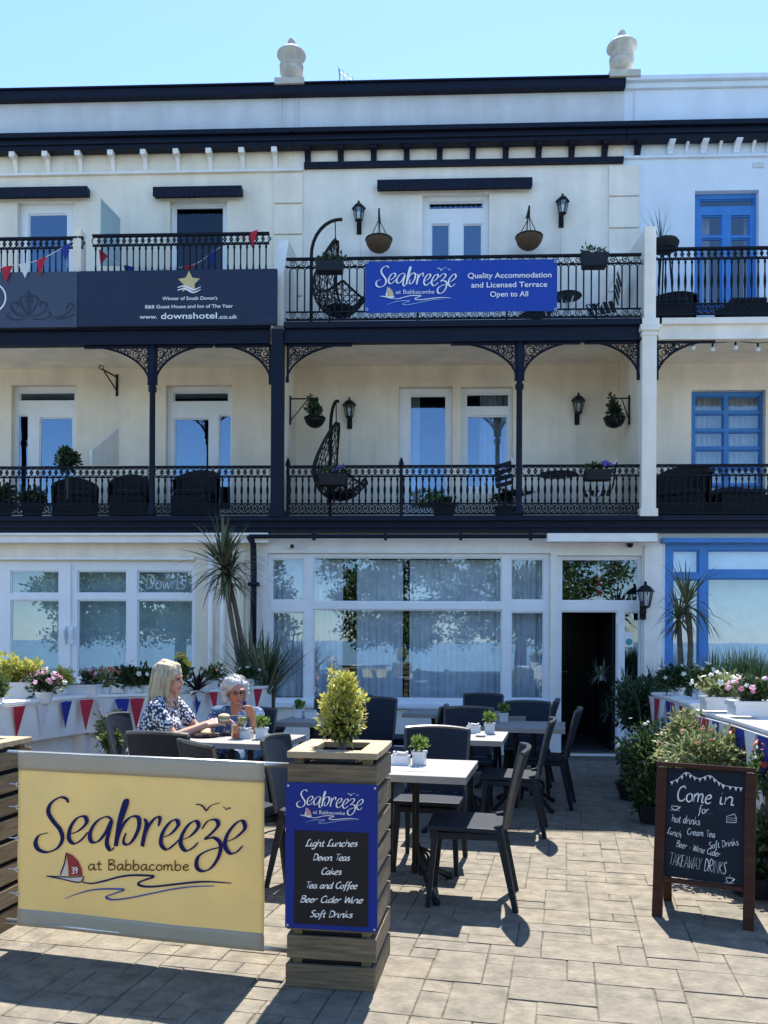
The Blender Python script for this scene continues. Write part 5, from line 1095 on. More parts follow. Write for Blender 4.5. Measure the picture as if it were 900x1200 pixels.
t = thing('ashtray', tp(2, .17, -.08, .7402), 'small white dish near the edge of the second table', 'dish'); b = MB(); b.lathe([(.03, 0), (.045, .012), (.047, .018), (.03, .008)], 14); b.build('bowl', m_pot, t, world=False, smooth=True)
m_gl = glass_mat('drinking glass', .07, (.93, .95, .95), wob=0)
def drink(loc, label, kind, liq):
    t = thing(kind, loc, label, 'glass'); b = MB()
    if kind == 'wine_glass':
        b.lathe([(.034, 0), (.034, .003), (.006, .008), (.005, .075), (.02, .09), (.038, .12), (.042, .155), (.036, .205), (.0345, .205), (.0395, .155), (.036, .122), (.015, .092)], 16); b.build('bowl', m_gl, t, world=False, smooth=True)
        b = MB(); b.lathe([(.008, .09), (.033, .121), (.0385, .15), (.0375, .165)], 16); b.build('wine', liq, t, world=False, smooth=True)
    else:
        b.lathe([(.03, 0), (.036, .13), (.0345, .13), (.029, .006)], 16); b.build('tumbler', m_gl, t, world=False, smooth=True); b = MB(); b.lathe([(.028, .007), (.0335, .105)], 16); b.build('juice', liq, t, world=False, smooth=True)
drink(tp(4, -.02, -.06, .7402), 'tumbler of orange juice on the women\'s table', 'juice_glass', M('orange juice', (.85, .36, .02), .3, .05, trans=.4))
drink(tp(4, .025, -.03, .7402), 'stemmed glass of white wine beside the orange juice', 'wine_glass', M('white wine', (.42, .36, .12), .15, .05, trans=.5))
for dx, dy, l in ((-.14, .2, 'dark plate in front of the white-haired woman'), (-.30, .0, 'dark plate in front of the blonde woman')):
    t = thing('plate', tp(4, dx, dy, .7402), l, 'plate'); b = MB(); b.lathe([(.06, 0), (.075, .006), (.12, .014), (.121, .017), (.07, .01)], 20); b.build('rim', M('dark plate', (.03, .03, .035), .3) if dx > -.2 else m_blackp, t, world=False, smooth=True)
    b = MB(); b.ball((.01, 0, .028), (.05, .04, .02), 8, 6); b.build('food', M('sandwich bread', (.50, .34, .18), .8, .3, 30), t, world=False, smooth=True)

# ------------------------------------------------------------------ timber planters
def make_planter(c, rz, W, D, H, label, seed):
    t = thing('timber_planter', (c.x, c.y, 0), label, 'planter', rz=rz, group='slatted timber planters at the terrace edge'); rr = random.Random(seed); n = 8; p = (H - .03) / n
    for k, nm in enumerate(('front_slats', 'back_slats', 'side_slats', 'side_slats')):
        b = MB()
        for i in range(n):
            z0 = .0 + i * p; z1 = z0 + p - .024; j = rr.uniform(-.003, .003)
            if k == 0: b.box(-W / 2 + j, W / 2 + j, -D / 2 + j, -D / 2 + .022, z0, z1)
            elif k == 1: b.box(-W / 2, W / 2, D / 2 - .022, D / 2, z0, z1)
            else: s = -1 if k == 2 else 1; b.box(s * W / 2 - (.022 if s > 0 else -.0) - .0, s * W / 2 + (.022 if s < 0 else 0) + j, -D / 2 + .0225, D / 2 - .0225, z0, z1)
        b.build(nm, m_oak, t, world=False, bevel=.004)
    b = MB()
    for sx in (-1, 1):
        for sy in (-1, 1): b.box(sx * (W / 2 - .045) - .02, sx * (W / 2 - .045) + .02, sy * (D / 2 - .045) - .02, sy * (D / 2 - .045) + .02, .01, H - .03)
    b.build('corner_posts', m_oak, t, world=False)
    b = MB(); b.box(-W / 2 + .03, W / 2 - .03, -D / 2 + .03, D / 2 - .03, .02, H - .16); b.build('liner', m_blackp, t, world=False)
    b = MB(); b.box(-W / 2 - .001, W / 2 + .003, -D / 2 - .001, -D / 2 + .085, H - .028, H); b.box(-W / 2 - .001, W / 2 + .003, D / 2 - .085, D / 2 + .001, H - .028, H)
    for s in (-1, 1): b.box(s * W / 2 - (.085 if s > 0 else .006), s * W / 2 + (.006 if s > 0 else .085), -D / 2 + .087, D / 2 - .087, H - .028, H)
    b.build('rim_boards', m_oaklid, t, world=False, bevel=.003)
    b = MB(); b.box(-W / 2 + .05, W / 2 - .05, -D / 2 + .05, D / 2 - .05, H - .155, H - .05); b.build('soil', m_soil, t, world=False)
    return t
fl, frc, brc = g(335, 1156, 0), g(440, 1163, 0), g(463, 1112, 0)
PW, PD = (frc - fl).length, .46; PR = math.atan2((frc - fl).y, (frc - fl).x)
ax = (frc - fl).normalized(); ay = Vector((-ax.y, ax.x, 0)); pc = (fl + frc) / 2 + ay * (PD / 2)
zt = CAM.z - (882 - 750) / FPX * (pc - ay * PD / 2 - CAM).dot(FWD); PH = zt
make_planter(pc, PR, PW, PD, PH, 'timber slat planter carrying the blue menu board, golden shrub on top', 1)
t = thing('golden_shrub', (pc.x, pc.y, PH - .055), 'clipped golden variegated shrub in the timber menu planter', 'shrub'); rr = random.Random(8)
b = MB(); b.tube([(pc.x, pc.y, PH - .15), (pc.x, pc.y, PH + .14)], .02, 6)
for i in range(6): a = i * 1.05; b.tube([(pc.x, pc.y, PH + .02), (pc.x + math.cos(a) * .08, pc.y + math.sin(a) * .08, PH + .2)], .006, 4)
b.build('stem', m_bark, t)
b = MB(); leaves(b, (pc.x, pc.y, PH + .13), (.115, .115, .13), 900, .029, rr, lump=.22, fill=.6, up=.5); leaves(b, (pc.x - .012, pc.y, PH + .205), (.098, .098, .12), 700, .028, rr, lump=.25, fill=.5, up=.6); leaves(b, (pc.x + .018, pc.y, PH + .275), (.07, .07, .085), 420, .027, rr, lump=.3, fill=.4, up=.8)
for i in range(14): a = rr.uniform(0, 6.28); z_ = rr.uniform(.1, .36); rd = .10 if z_ < .24 else .05; leaves(b, (pc.x + math.cos(a) * rd, pc.y + math.sin(a) * rd, PH + z_), (.024, .024, .036), 22, .026, rr, up=1.0)
b.build('foliage', m_leafyel, t)
b = MB(); leaves(b, (pc.x, pc.y, PH + .09), (.10, .10, .10), 420, .036, rr, fill=.4); b.build('inner_foliage', m_leafdk, t)
# blue menu board on it
def onface(px, py):
    o = pc - ay * (PD / 2 + .014); d = ray(px, py); return CAM + d * ((o - CAM).dot(ay) / d.dot(ay))
c00, c10, c01 = onface(334, 1087), onface(442, 1090), onface(334, 917)
mb_ = thing('menu_board', c00, 'royal blue menu board screwed to the timber planter, white script list', 'sign', rz=PR)
bw = (c10 - c00).dot(ax); bh = c01.z - c00.z; o = Vector((c00.x, c00.y, c00.z)); hv = Vector((0, 0, 1))
b = MB(); b.prism([o, o + ax * bw, o + ax * bw + hv * bh, o + hv * bh], ay * .008); b.build('board', m_signb, mb_)
F_ = lambda u, v, e=0: o + ax * (bw * u) + hv * (bh * (1 - v)) - ay * (.0025 + e)     # u, v in 0..1, v down
b = MB(); poly(b, [(.10, .325), (.90, .325), (.90, .965), (.10, .965)], F_); b.build('menu_panel', m_blackp, mb_)
kx = .72 / 790; s_ = bw * kx
fr_ = plane(o + ax * (bw * (.125 - 41 * kx)) + hv * (bh * (1 - .045) + 77 * s_), ax * s_, hv * s_, -ay, .0028)
logo(fr_, mb_, m_inkw, m_inkw, M('pale blue ink', (.30, .40, .66), .5, .05), M('pink ink', (.55, .25, .25), .5), m_inkw, m_inkw, number=False)
fr_ = lambda u, v, e=0: o + ax * u + hv * v - ay * (.0032 + e)
for txt, v, wd in (('Light Lunches', .425, .56), ('Devon Teas', .522, .40), ('Cakes', .618, .22), ('Tea and Coffee', .713, .56), ('Beer Cider Wine', .81, .68), ('Soft Drinks', .91, .46)):
    b = MB(); write(b, txt, fr_, bw * .50, bh * (1 - v), .0275, .0060, .0030, slant=.26, rot=.035, width=bw * wd, spread=.92); b.build('lettering', m_inkw, mb_)
b = MB()
for u, v in ((.03, .02), (.97, .02), (.03, .98), (.97, .98)): p = F_(u, v); b.ball(p, (.006, .004, .006), 8, 5)
b.build('screw', m_steel, mb_)
# left planter, only its right edge in view
lf = g(-16, 1108, 0); lc = lf - ax * .26 + ay * .2
make_planter(lc, PR - .02, .46, .46, .97, 'weathered timber planter at the left edge of photo holding the banner pole', 2)
# ------------------------------------------------------------------ yellow windbreak banner between the planters
dL, dR = 4.05, 3.72; TLp, TRp, BRp, BLp = dp(22, 881, dL), dp(310, 893, dR), dp(308, 1114, dR), dp(18, 1085, dL)
YB = thing('windbreak_banner', (BLp + BRp) / 2 , 'yellow fabric windbreak with large navy script and red-sailed boat', 'banner'); YB.location.z = 0; PM[YB.name] = Matrix.Translation(YB.location)
bx = (TRp - TLp); bx.z = 0; BW = bx.length; bx.normalize(); by = Vector((-bx.y, bx.x, 0)); zt_, zb_ = (TLp.z + TRp.z) / 2, (BLp.z + BRp.z) / 2; B0 = Vector((TLp.x, TLp.y, 0))
def BF(u, v, e=0):                                     # u 0..1 to the right, v 0..1 downwards
    w_ = .008 * math.sin(u * 8 + v * 3) + .006 * math.sin(u * 21 + v * 13 + 1) * (1 - .5 * v) + .004 * math.sin(u * 5 - v * 17) + .006 * math.sin(v * 3.1) * math.sin(u * 3.1)
    return B0 + bx * (BW * u) + Vector((0, 0, zt_ + (zb_ - zt_) * v)) - by * (w_ * .5 + e)
def sheet(u0, u1, v0, v1, nu, nv, name, mat, e=0, th=.003):
    b = MB()
    for s in (0, th):
        for j in range(nv + 1):
            for i in range(nu + 1): b.v.append(BF(u0 + (u1 - u0) * i / nu, v0 + (v1 - v0) * j / nv, e - s))
    m = (nu + 1) * (nv + 1); r = nu + 1
    for j in range(nv):
        for i in range(nu): a = j * r + i; b.f += [(a, a + r, a + r + 1, a + 1), (m + a, m + a + 1, m + a + r + 1, m + a + r)]
    for i in range(nu): b.f += [(i, i + 1, m + i + 1, m + i), (nv * r + i + 1, nv * r + i, m + nv * r + i, m + nv * r + i + 1)]
    for j in range(nv): a = j * r; b.f += [(a + r, a, m + a, m + a + r), (a + nu, a + nu + r, m + a + nu + r, m + a + nu)]
    return b.build(name, mat, YB, smooth=True)
sheet(0, 1, .003, .997, 60, 40, 'banner_cloth', m_banner)
sheet(0, 1, 0, .105, 30, 4, 'hem', m_hem, .0035, .010); sheet(0, 1, .905, 1, 30, 4, 'hem', m_hem, .0035, .010)
for v in (.012, .985):
    b = MB(); a = BF(-.055, v); c = BF(1.085, v); b.tube([a + by * .012, c + by * .012], .013, 8); b.build('pole', m_steel, YB, smooth=True)
b = MB()
for v in (.19, .32, .5, .68, .82): a = BF(0, v); b.tube([a, a - bx * .05], .004, 5); b.ring(a, .01, .003, 8)
b.build('eyelet', m_steel, YB)
def pix_uv(cx, cy):                                    # banner survey field (900 x 514) to u, v
    px, py = 30 + cx / 3.214, 910 + cy / 3.214; d = ray(px, py); p = CAM + d * ((B0 - CAM).dot(by) / d.dot(by)); return (p - B0).dot(bx) / BW, (p.z - zt_) / (zb_ - zt_)
LF = lambda u, v, e=0: BF(*pix_uv(u, -v), .0045 + e)
logo(LF, YB, m_inkn, m_inkn, m_inkb, m_inkr, m_flagw, m_inkn, small=m_mahog, number=True)

# ------------------------------------------------------------------ chalkboard A-frame
f0, f1 = g(770, 1074, 0), g(877, 1090, 0); aw = (f1 - f0).length; AX = (f1 - f0).normalized(); AY = Vector((-AX.y, AX.x, 0)); ab = (f0 + f1) / 2
AB = thing('chalkboard_sign', (ab.x, ab.y, 0), 'mahogany framed chalkboard A-sign with white chalk lettering and drawn bunting', 'sign', rz=math.atan2(AX.y, AX.x))
lean = .19; Hs = .795
def AF(u, v, e=0): return f0 + AX * (aw * u) + Vector((0, 0, Hs * v)) + AY * (lean * v * Hs * 1.0) - AY * e
def abar(u0, v0, u1, v1, w_, d, e=0): return (AF(u0, v0, e), AF(u1, v1, e), w_, d)
nrm = (-AY + Vector((0, 0, lean))).normalized(); fwid = .055
b = MB()
for u in (.0, 1.0): b.bar(AF(u, 0), AF(u, .998), fwid, .024, up=nrm)
b.build('side_rail', m_mahog, AB, bevel=.003)
b = MB(); b.bar(AF(-.06, 1.02), AF(1.06, 1.02), .024, fwid * .9, up=nrm); b.build('top_rail', m_mahog, AB, bevel=.003)
b = MB(); b.bar(AF(.06, .25), AF(.94, .25), .022, fwid, up=nrm); b.build('cross_rail', m_mahog, AB, bevel=.003)
b = MB(); o = len(b.v); b.v += [AF(.05, .27, -.004), AF(.95, .27, -.004), AF(.95, 1.0, -.004), AF(.05, 1.0, -.004)]; b.v += [q + AY * .008 for q in b.v[:4]]; b.f += [(0, 1, 2, 3), (7, 6, 5, 4), (0, 4, 5, 1), (2, 6, 7, 3), (1, 5, 6, 2), (3, 7, 4, 0)]; b.build('chalk_panel', m_chalkb, AB)
b = MB(); back = AY * (lean * 2 * Hs + .02)
for u in (.02, .98): b.bar(AF(u, 0) + back, AF(u, .985) + AY * .045, .045, .022, up=nrm)
b.bar(AF(.04, .3) + AY * (back.dot(AY) * .7 + .0), AF(.96, .3) + AY * (back.dot(AY) * .7), .02, .045); b.build('back_frame', m_mahog, AB)
b = MB(); b.v += [AF(.04, .28) + AY * (back.dot(AY) * .72), AF(.96, .28) + AY * (back.dot(AY) * .72), AF(.96, .97) + AY * .06, AF(.04, .97) + AY * .06]; b.v += [q - AY * .008 for q in b.v[:4]]; b.f += [(3, 2, 1, 0), (4, 5, 6, 7), (0, 1, 5, 4), (2, 3, 7, 6), (1, 2, 6, 5), (3, 0, 4, 7)]; b.build('back_panel', m_chalkb, AB)
b = MB()
for u in (.0, 1.0): b.tube([AF(u, 1.0) + AY * .0 , AF(u, 1.0) + AY * .05], .008, 6)
b.build('hinge', m_steel, AB)
def KB(x, y, e=0):                                     # board survey field, 800 x 1200 crop, y down
    u = (x - 128) / (700 - 128) * .90 + .05; v = 1.0 - (y - 105) / (835 - 105) * .73; return AF(u, v, .0 + e) + nrm * .0015
ck = (aw * .9) / 572
def cw(txt, x, y, h, wd, w_=.0042, rot=0, caps=False): 
    fr_ = lambda a, c, e=0: KB(a, -c, e); b = MB(); write(b, txt, fr_, x, -y, h, w_ / ck, w_ / ck * .7, slant=.12, rot=rot, width=wd, caps=caps, wob=.25); b.build('chalk_lettering', m_chalk, AB)
cw('Come', 335, 325, 100, 255, .0085); cw('in', 568, 325, 92, 110, .008); cw('for...', 425, 395, 52, 115, .0045)
cw('hot drinks', 282, 472, 50, 205, .0042, rot=-.02); cw('Lunch', 200, 560, 42, 105, .0036, rot=-.2); cw('Cream Tea', 393, 545, 42, 200, .0038, rot=0)
cw('Soft Drinks', 555, 600, 42, 210, .0036, rot=.22); cw('Beer - Wine Cider', 372, 650, 42, 315, .0036, rot=-.12); cw('TAKEAWAY DRINKS', 372, 765, 78, 405, .0040, rot=-.06, caps=True)
b = MB(); fr_ = lambda a, c, e=0: KB(a, -c, e); arc1 = catmull([(158, 205), (215, 180), (275, 130), (330, 155), (375, 165), (445, 140), (500, 175), (560, 200), (680, 205)], 6)
ribbon(b, [(p[0], -p[1]) for p in [(158, 205), (215, 180), (275, 130), (330, 155), (375, 165), (445, 140), (500, 175), (560, 200), (680, 205)]], fr_, 5, smooth=True)
for x, y in ((172, 198), (210, 182), (245, 155), (275, 132), (305, 145), (338, 157), (375, 162), (412, 152), (448, 140), (480, 160), (512, 180), (542, 196), (590, 200), (630, 203), (664, 204)): poly(b, [(x - 11, -y), (x + 11, -y - 3), (x + 1, -y - 27)], fr_, .0006)
b.build('chalk_bunting', m_chalk, AB); b = MB()
for pts in ([(175, 365), (185, 385), (215, 385), (225, 365), (175, 365)], [(225, 370), (240, 365), (226, 382)], [(165, 392), (235, 392)]): ribbon(b, [(p[0], -p[1]) for p in pts], fr_, 5)
b.build('chalk_cup', m_chalk, AB); b = MB()
for pts in ([(570, 400), (625, 380), (637, 405), (637, 435), (570, 438), (570, 400)], [(570, 408), (637, 408)], [(570, 422), (637, 421)]): ribbon(b, [(p[0], -p[1]) for p in pts], fr_, 5, smooth=False)
b.build('chalk_cake', m_chalk, AB); b = MB()
for pts in ([(575, 795), (585, 822), (610, 822), (622, 795), (575, 795)], [(622, 800), (634, 798), (620, 815)], [(565, 828), (632, 826)], [(598, 785), (602, 772)]): ribbon(b, [(p[0], -p[1]) for p in pts], fr_, 5)
b.build('chalk_cup', m_chalk, AB)
# ------------------------------------------------------------------ planted boundary on the left: white trough wall, pots, bunting
WH = .95
def wallrun(label, pts, h, parent_label=None, thick=.16, posts=True, low=.62):
    """white boarded trough wall along ground points"""
    t = thing('trough_wall', pts[0], label, 'wall'); b = MB(); cap = MB(); pb = MB()
    for a, c in zip(pts, pts[1:]):
        a, c = Vector((a.x, a.y, 0)), Vector((c.x, c.y, 0)); d = (c - a).normalized(); n = Vector((-d.y, d.x, 0)); up = Vector((0, 0, 1))
        b.bar(a + up * (h + low) / 2, c + up * (h + low) / 2, thick, h - low - .004, up=up); cap.bar(a + up * (h + .012), c + up * (h + .012), thick + .05, .028, up=up)
        pb.bar(a + up * (low / 2) + n * .05, c + up * (low / 2) + n * .05, .03, low - .004, up=up)
    b.build('trough', m_trim, t); cap.build('capping', m_trim, t, bevel=.006); pb.build('lower_boards', m_trim, t)
    for p in pts:
        b = MB(); b.box(p.x - .05, p.x + .05, p.y - .05, p.y + .05, 0, low + .02); b.build('post', m_trim, t)
    return t
LW = [g(-120, 838, WH), g(20, 824, WH), g(95, 817, WH), g(170, 815, WH)]
LW2 = [g(214, 812.5, WH), g(262, 809, WH), g(312, 805.5, WH)]
wallrun('white trough wall with flowers along the left boundary', LW, WH)
wallrun('low white trough wall behind the two seated women', LW2, WH, low=.5)
up = Vector((0, 0, 1)); fr = Vector((0, -.11, 0)); frL = Vector((.10, -.06, 0))
def off(p, z, v=fr): return Vector((p.x, p.y, 0)) + v + up * z
def arc(a, c, n=3, dip=.02): return [a.lerp(c, i / n) - up * (dip * math.sin(math.pi * i / n)) for i in range(n + 1)]
def proj(p): d = p - CAM; k = d.dot(FWD); return PX0 + FPX * d.dot(CR) / k
def onwall(pts, px, push, dz=-.012):
    for a, c in zip(pts, pts[1:]):
        pa, pc_ = proj(a), proj(c)
        if px <= pc_ or c is pts[-1]:
            q = a.lerp(c, max(-.2, min(1.2, (px - pa) / (pc_ - pa)))); t_ = Vector((CAM.x - q.x, CAM.y - q.y, 0)).normalized(); return q + t_ * push + Vector((0, 0, dz))
sp_ = [onwall(LW, q, .17) for q in (-30, 8, 30, 54, 80, 100, 118, 140, 158, 170)]; LS = [0]
for a, c in zip(sp_, sp_[1:]): LS.append(LS[-1] + (c - a).length)
def fpos(px): 
    k = min(range(len(sp_)), key=lambda i: abs(proj(sp_[i]) - px)); k2 = min(max(k + (1 if px > proj(sp_[k]) else -1), 0), len(sp_) - 1); t_ = (px - proj(sp_[k])) / ((proj(sp_[k2]) - proj(sp_[k])) or 1); return (LS[k] + (LS[k2] - LS[k]) * t_) / LS[-1]
bunting('red white and blue pennants hung along the left white trough wall', sp_, [fpos(q) for q in (23, 51, 78, 101, 124, 143, 161)], .14, .27, 21, 'rwbrwbr')
bunting('red white and blue pennants on the wall behind the seated women', [dp(214, 814, 8.3), dp(250, 811, 8.6), dp(285, 808, 8.85), dp(308, 807, 8.95)], (.05, .22, .4, .58, .78, .95), .11, .22, 22, 'wbrwbr')
def flowerpot(p, label, pot, plant, seed, r, n, s, leafmat, flow=None, fn=0, fs=.05, rf=1.0, name='flower_pot', box=None, cat='flowers'):
    t = thing(name, p, label, cat); rr = random.Random(seed); x, y, z = p; b = MB()
    if box: b.prism([(x - box[0] * .46, y - box[1] * .46, z), (x + box[0] * .46, y - box[1] * .46, z), (x + box[0] * .46, y + box[1] * .46, z), (x - box[0] * .46, y + box[1] * .46, z)], (0, 0, box[2] - .03)); b.box(x - box[0] / 2, x + box[0] / 2, y - box[1] / 2, y + box[1] / 2, z + box[2] - .03, z + box[2]); h = box[2]
    else: h = pot; b.lathe([(pot * .55, z), (pot * .8, z + pot * .9), (pot * .86, z + pot), (pot * .7, z + pot * .98)], 14, (x, y, 0))
    b.build('pot', m_pot, t); c = Vector((x, y, z + h + r[2] * .55)); b = MB(); leaves(b, c, r, n, s, rr, fill=.35, up=.5); b.build('foliage', leafmat, t)
    if flow:
        for m_, k in flow: b = MB(); blossoms(b, c, (r[0] * rf, r[1] * rf, r[2] * rf), k, fs, rr); b.build('blossom', m_, t)
    return t
def on(px, py, z, dx=0, dy=0): q = g(px, py, z); return Vector((q.x + dx, q.y + dy, z))
zw = WH + .026
flowerpot(dp(20, 819, 7.35), 'white window box overflowing with yellow-green leaves at far left', 0, 0, 31, (.33, .16, .16), 900, .06, m_leafyel, box=(.46, .18, .15)).location
flowerpot(dp(52, 824, 7.2), 'pink and purple flowers in dark leaves on the left wall', .1, 0, 32, (.19, .13, .12), 500, .05, m_leafdk, [(m_pink, 26), (m_whitef, 6)], fs=.055)
flowerpot(dp(-8, 832, 6.8), 'leafy pot cut by the left edge of photo', .1, 0, 33, (.16, .12, .14), 300, .06, m_leaf)
t = thing('window_box', dp(91, 815, 7.8), 'empty white box on the left wall below french windows', 'planter'); p = dp(91, 815, 7.8); b = MB(); b.box(p.x - .2, p.x + .2, p.y - .08, p.y + .08, p.z - .02, p.z + .09); b.box(p.x - .21, p.x + .21, p.y - .09, p.y + .09, p.z + .09, p.z + .105); b.build('box', m_pot, t); b = MB(); b.box(p.x - .18, p.x + .18, p.y - .06, p.y + .06, p.z + .0905, p.z + .108); b.build('soil', m_soil, t)
flowerpot(dp(122, 816, 7.95), 'red geranium among pale leaves on the left wall', .09, 0, 34, (.17, .12, .13), 360, .05, m_leafvar, [(m_redf, 9)], fs=.06)
flowerpot(dp(152, 815, 8.0), 'dark leafy pot with few white flowers behind blonde woman', .09, 0, 35, (.21, .13, .15), 520, .06, m_leafdk, [(m_whitef, 9)], fs=.055)
flowerpot(dp(212, 812, 8.4), 'tall yellow flowers beside the blonde woman\'s face', .09, 0, 36, (.12, .1, .2), 260, .06, m_leaf, [(m_yelf, 22)], fs=.06)
t = thing('cordyline', dp(231, 810, 8.5), 'dark purple spiky plant between the two women', 'plant'); p = dp(231, 810, 8.5); b = MB(); blades(b, p, 60, .24, .035, .7, random.Random(3), droop=.5, up=.7); b.build('foliage', M('purple strap leaf', (.028, .012, .02), .5, .2, 9, island=.3), t); b = MB(); b.lathe([(.06, p.z - .1), (.08, p.z)], 12, (p.x, p.y, 0)); b.build('pot', m_pot, t)
flowerpot(dp(292, 804, 8.9), 'dark leafy pot with white flowers right of white-haired woman', .08, 0, 37, (.2, .12, .09), 300, .05, m_leafdk, [(m_whitef, 6)], fs=.05)
flowerpot(dp(72, 814, 7.7), 'trailing lime green leaves between window boxes on left wall', .08, 0, 38, (.16, .11, .12), 420, .05, m_leafyel)
flowerpot(dp(106, 812, 7.95), 'small pale pink flowers between boxes on left wall', .08, 0, 39, (.14, .1, .11), 360, .045, m_leafdk, [(m_pink, 8)], fs=.04)
flowerpot(dp(172, 812, 8.1), 'dark green leafy pot at the right end of left wall', .08, 0, 40, (.17, .11, .14), 420, .055, m_leafdk)
flowerpot(dp(250, 806, 8.75), 'reddish leafy pot directly behind white-haired woman', .08, 0, 30, (.16, .11, .12), 320, .05, m_leaf, [(m_redf, 6)], fs=.04)
def groundbush(px, py, depth, label, r, n, s, mat, seed, pot=True, flow=None, fs=.04, name='shrub', group=None):
    c = dp(px, py, depth); t = thing(name, (c.x, c.y, 0), label, 'shrub', group=group); rr = random.Random(seed)
    b = MB(); hh = max(.06, min(.16, c.z - r[2] * .75)); b.lathe([(.12, 0), (.16, hh * .93), (.17, hh), (.14, hh * .93)], 16, (c.x, c.y, 0)); b.build('pot', m_pot if pot == 'w' else m_wicker, t)
    b = MB(); b.tube([(c.x, c.y, min(.2, c.z * .5)), (c.x, c.y, c.z)], .02, 5); b.build('stem', m_bark, t)
    b = MB(); leaves(b, c, r, n, s, rr, fill=.4, lump=.28); leaves(b, (c.x, c.y, c.z * .45), (r[0] * .8, r[1] * .8, c.z * .42), int(n * .6), s, rr, fill=.4, lump=.28); b.build('foliage', mat, t)
    if flow: b = MB(); blossoms(b, c, r, flow[1], fs, rr); b.build('blossom', flow[0], t)
    return t
groundbush(128, 856, 7.2, 'variegated shrub under the left bunting beside blonde woman', (.16, .15, .2), 900, .045, m_leafvar, 41, 'w')
groundbush(131, 868, 6.7, 'small bright green plant in front of variegated shrub', (.11, .1, .1), 420, .045, m_leaf, 42, 'w')
m_leafmid = M('leaf mid green', (.045, .085, .028), .5, .2, 9, island=.45, hue=(.07, .12, .04), trans=.3)
# ------------------------------------------------------------------ cabbage palms
def palm(base, stems, label, L, n, seed, w_=.035):
    t = thing('cabbage_palm', base, label, 'palm tree', group='cabbage palms against the facades'); rr = random.Random(seed)
    for pts, crown in stems:
        P_ = catmull(pts, 6); b = MB(); b.tube(P_, [.035 - .010 * i / len(P_) + .003 * (i % 2) for i in range(len(P_))], 9); b.build('trunk', m_bark, t)
        b = MB(); blades(b, pts[-1], n, L * crown, w_, .95, rr, droop=1.35, up=.5, seg=6); blades(b, pts[-1], n // 3, L * crown * .9, w_, .35, rr, droop=.5, up=1.1, seg=5); blades(b, Vector(pts[-1]) - Vector((0, 0, .06)), n // 3, L * crown * .8, w_ * .9, .3, rr, droop=1.6, up=-.3, seg=5); b.build('crown', m_blade, t)
def pl(px, py, d): return dp(px, py, d)
palm(Vector((pl(284, 830, 9.9).x, pl(284, 830, 9.9).y, 0)), [([Vector((pl(284, 860, 9.9).x, pl(284, 860, 9.9).y, .1)), pl(283, 800, 9.9), pl(272, 730, 9.9), pl(261, 664, 9.85)], 1.0), ([Vector((pl(288, 860, 9.95).x, pl(288, 860, 9.95).y, .1)), pl(287, 800, 9.95), pl(281, 740, 9.95), pl(268, 676, 9.9)], .75)], 'tall twin-trunked palm in front of the wall left of big window', .68, 58, 51, .03)
t = thing('strap_plant', dp(306, 800, 9.6), 'dense clump of dark strappy leaves beside the big window', 'plant'); p = dp(306, 790, 9.6); b = MB(); rr = random.Random(9)
for i in range(5): blades(b, p + Vector((rr.uniform(-.14, .14), rr.uniform(-.08, .08), rr.uniform(-.35, .12))), 34, .72, .03, .42, rr, droop=.45, up=1.1, seg=5, base_r=.06)
b.build('foliage', m_blade, t); b = MB()
for i in range(4): x = p.x - .12 + i * .08; b.tube([(x, p.y, .3), (x + rr.uniform(-.05, .05), p.y, p.z)], .025, 6)
b.build('stem', m_bark, t); b = MB(); b.lathe([(.2, 0), (.27, .45), (.29, .48), (.24, .46)], 18, (p.x, p.y, 0)); b.build('pot', m_wicker, t)
palm(Vector((pl(806, 840, 9.3).x, pl(806, 840, 9.3).y, 0)), [([Vector((pl(806, 840, 9.3).x, pl(806, 840, 9.3).y, .2)), pl(808, 790, 9.3), pl(809, 750, 9.3), pl(804, 709, 9.3)], .85), ([Vector((pl(798, 840, 9.35).x, pl(798, 840, 9.35).y, .2)), pl(798, 790, 9.35), pl(797, 760, 9.35), pl(795, 726, 9.35)], .55)], 'slim two-stemmed palm before the blue shop window', .74, 34, 52, .026)
# ------------------------------------------------------------------ right boundary: white rail wall with bunting and flower boxes
RW = [g(768, 813, WH), g(795, 819, WH), g(824, 828, WH)]; RW2 = [g(829, 835, WH), g(880, 848, WH), g(960, 872, WH)]
wallrun('white trough wall running toward the entrance on the right', RW, WH, low=.45)
wallrun('nearer white trough wall behind the chalkboard sign', RW2, WH, low=.45)
b0 = [Vector((q.x - .13, q.y - .05, WH - .01)) for q in RW]; b1 = [Vector((q.x - .14, q.y - .03, WH - .01)) for q in RW2]
bunting('narrow pennants hanging on the far part of right wall', [b0[0], b0[0].lerp(b0[1], .5), b0[1], b0[1].lerp(b0[2], .5), b0[2]], (.05, .16, .27, .38, .49, .6, .71, .82, .93), .19, .37, 23, 'rwrwbrw')
bunting('broad blue white and red pennants on near part of right wall', [b1[0], b1[0].lerp(b1[1], .5), b1[1], b1[1].lerp(b1[2], .5), b1[2]], (.02, .09, .16, .23, .30, .37, .44, .52, .62, .75), .22, .38, 24, 'bwrwbwrbwb')
t = thing('wall_post', (RW[0].x, RW[0].y, 0), 'white capped post ending the right wall near the entrance', 'post'); b = MB(); q = RW[0]; b.box(q.x - .1, q.x + .02, q.y + .02, q.y + .14, 0, WH + .03); b.build('shaft', m_trim, t); b = MB(); b.box(q.x - .13, q.x + .05, q.y - .01, q.y + .17, WH + .03, WH + .07); b.build('cap', m_trim, t, bevel=.008)
flowerpot(dp(795, 815, 8.1), 'white busy lizzies in dark leaves at far end of right wall', .08, 0, 61, (.33, .13, .15), 700, .06, m_leafdk, [(m_whitef, 10)], fs=.05)
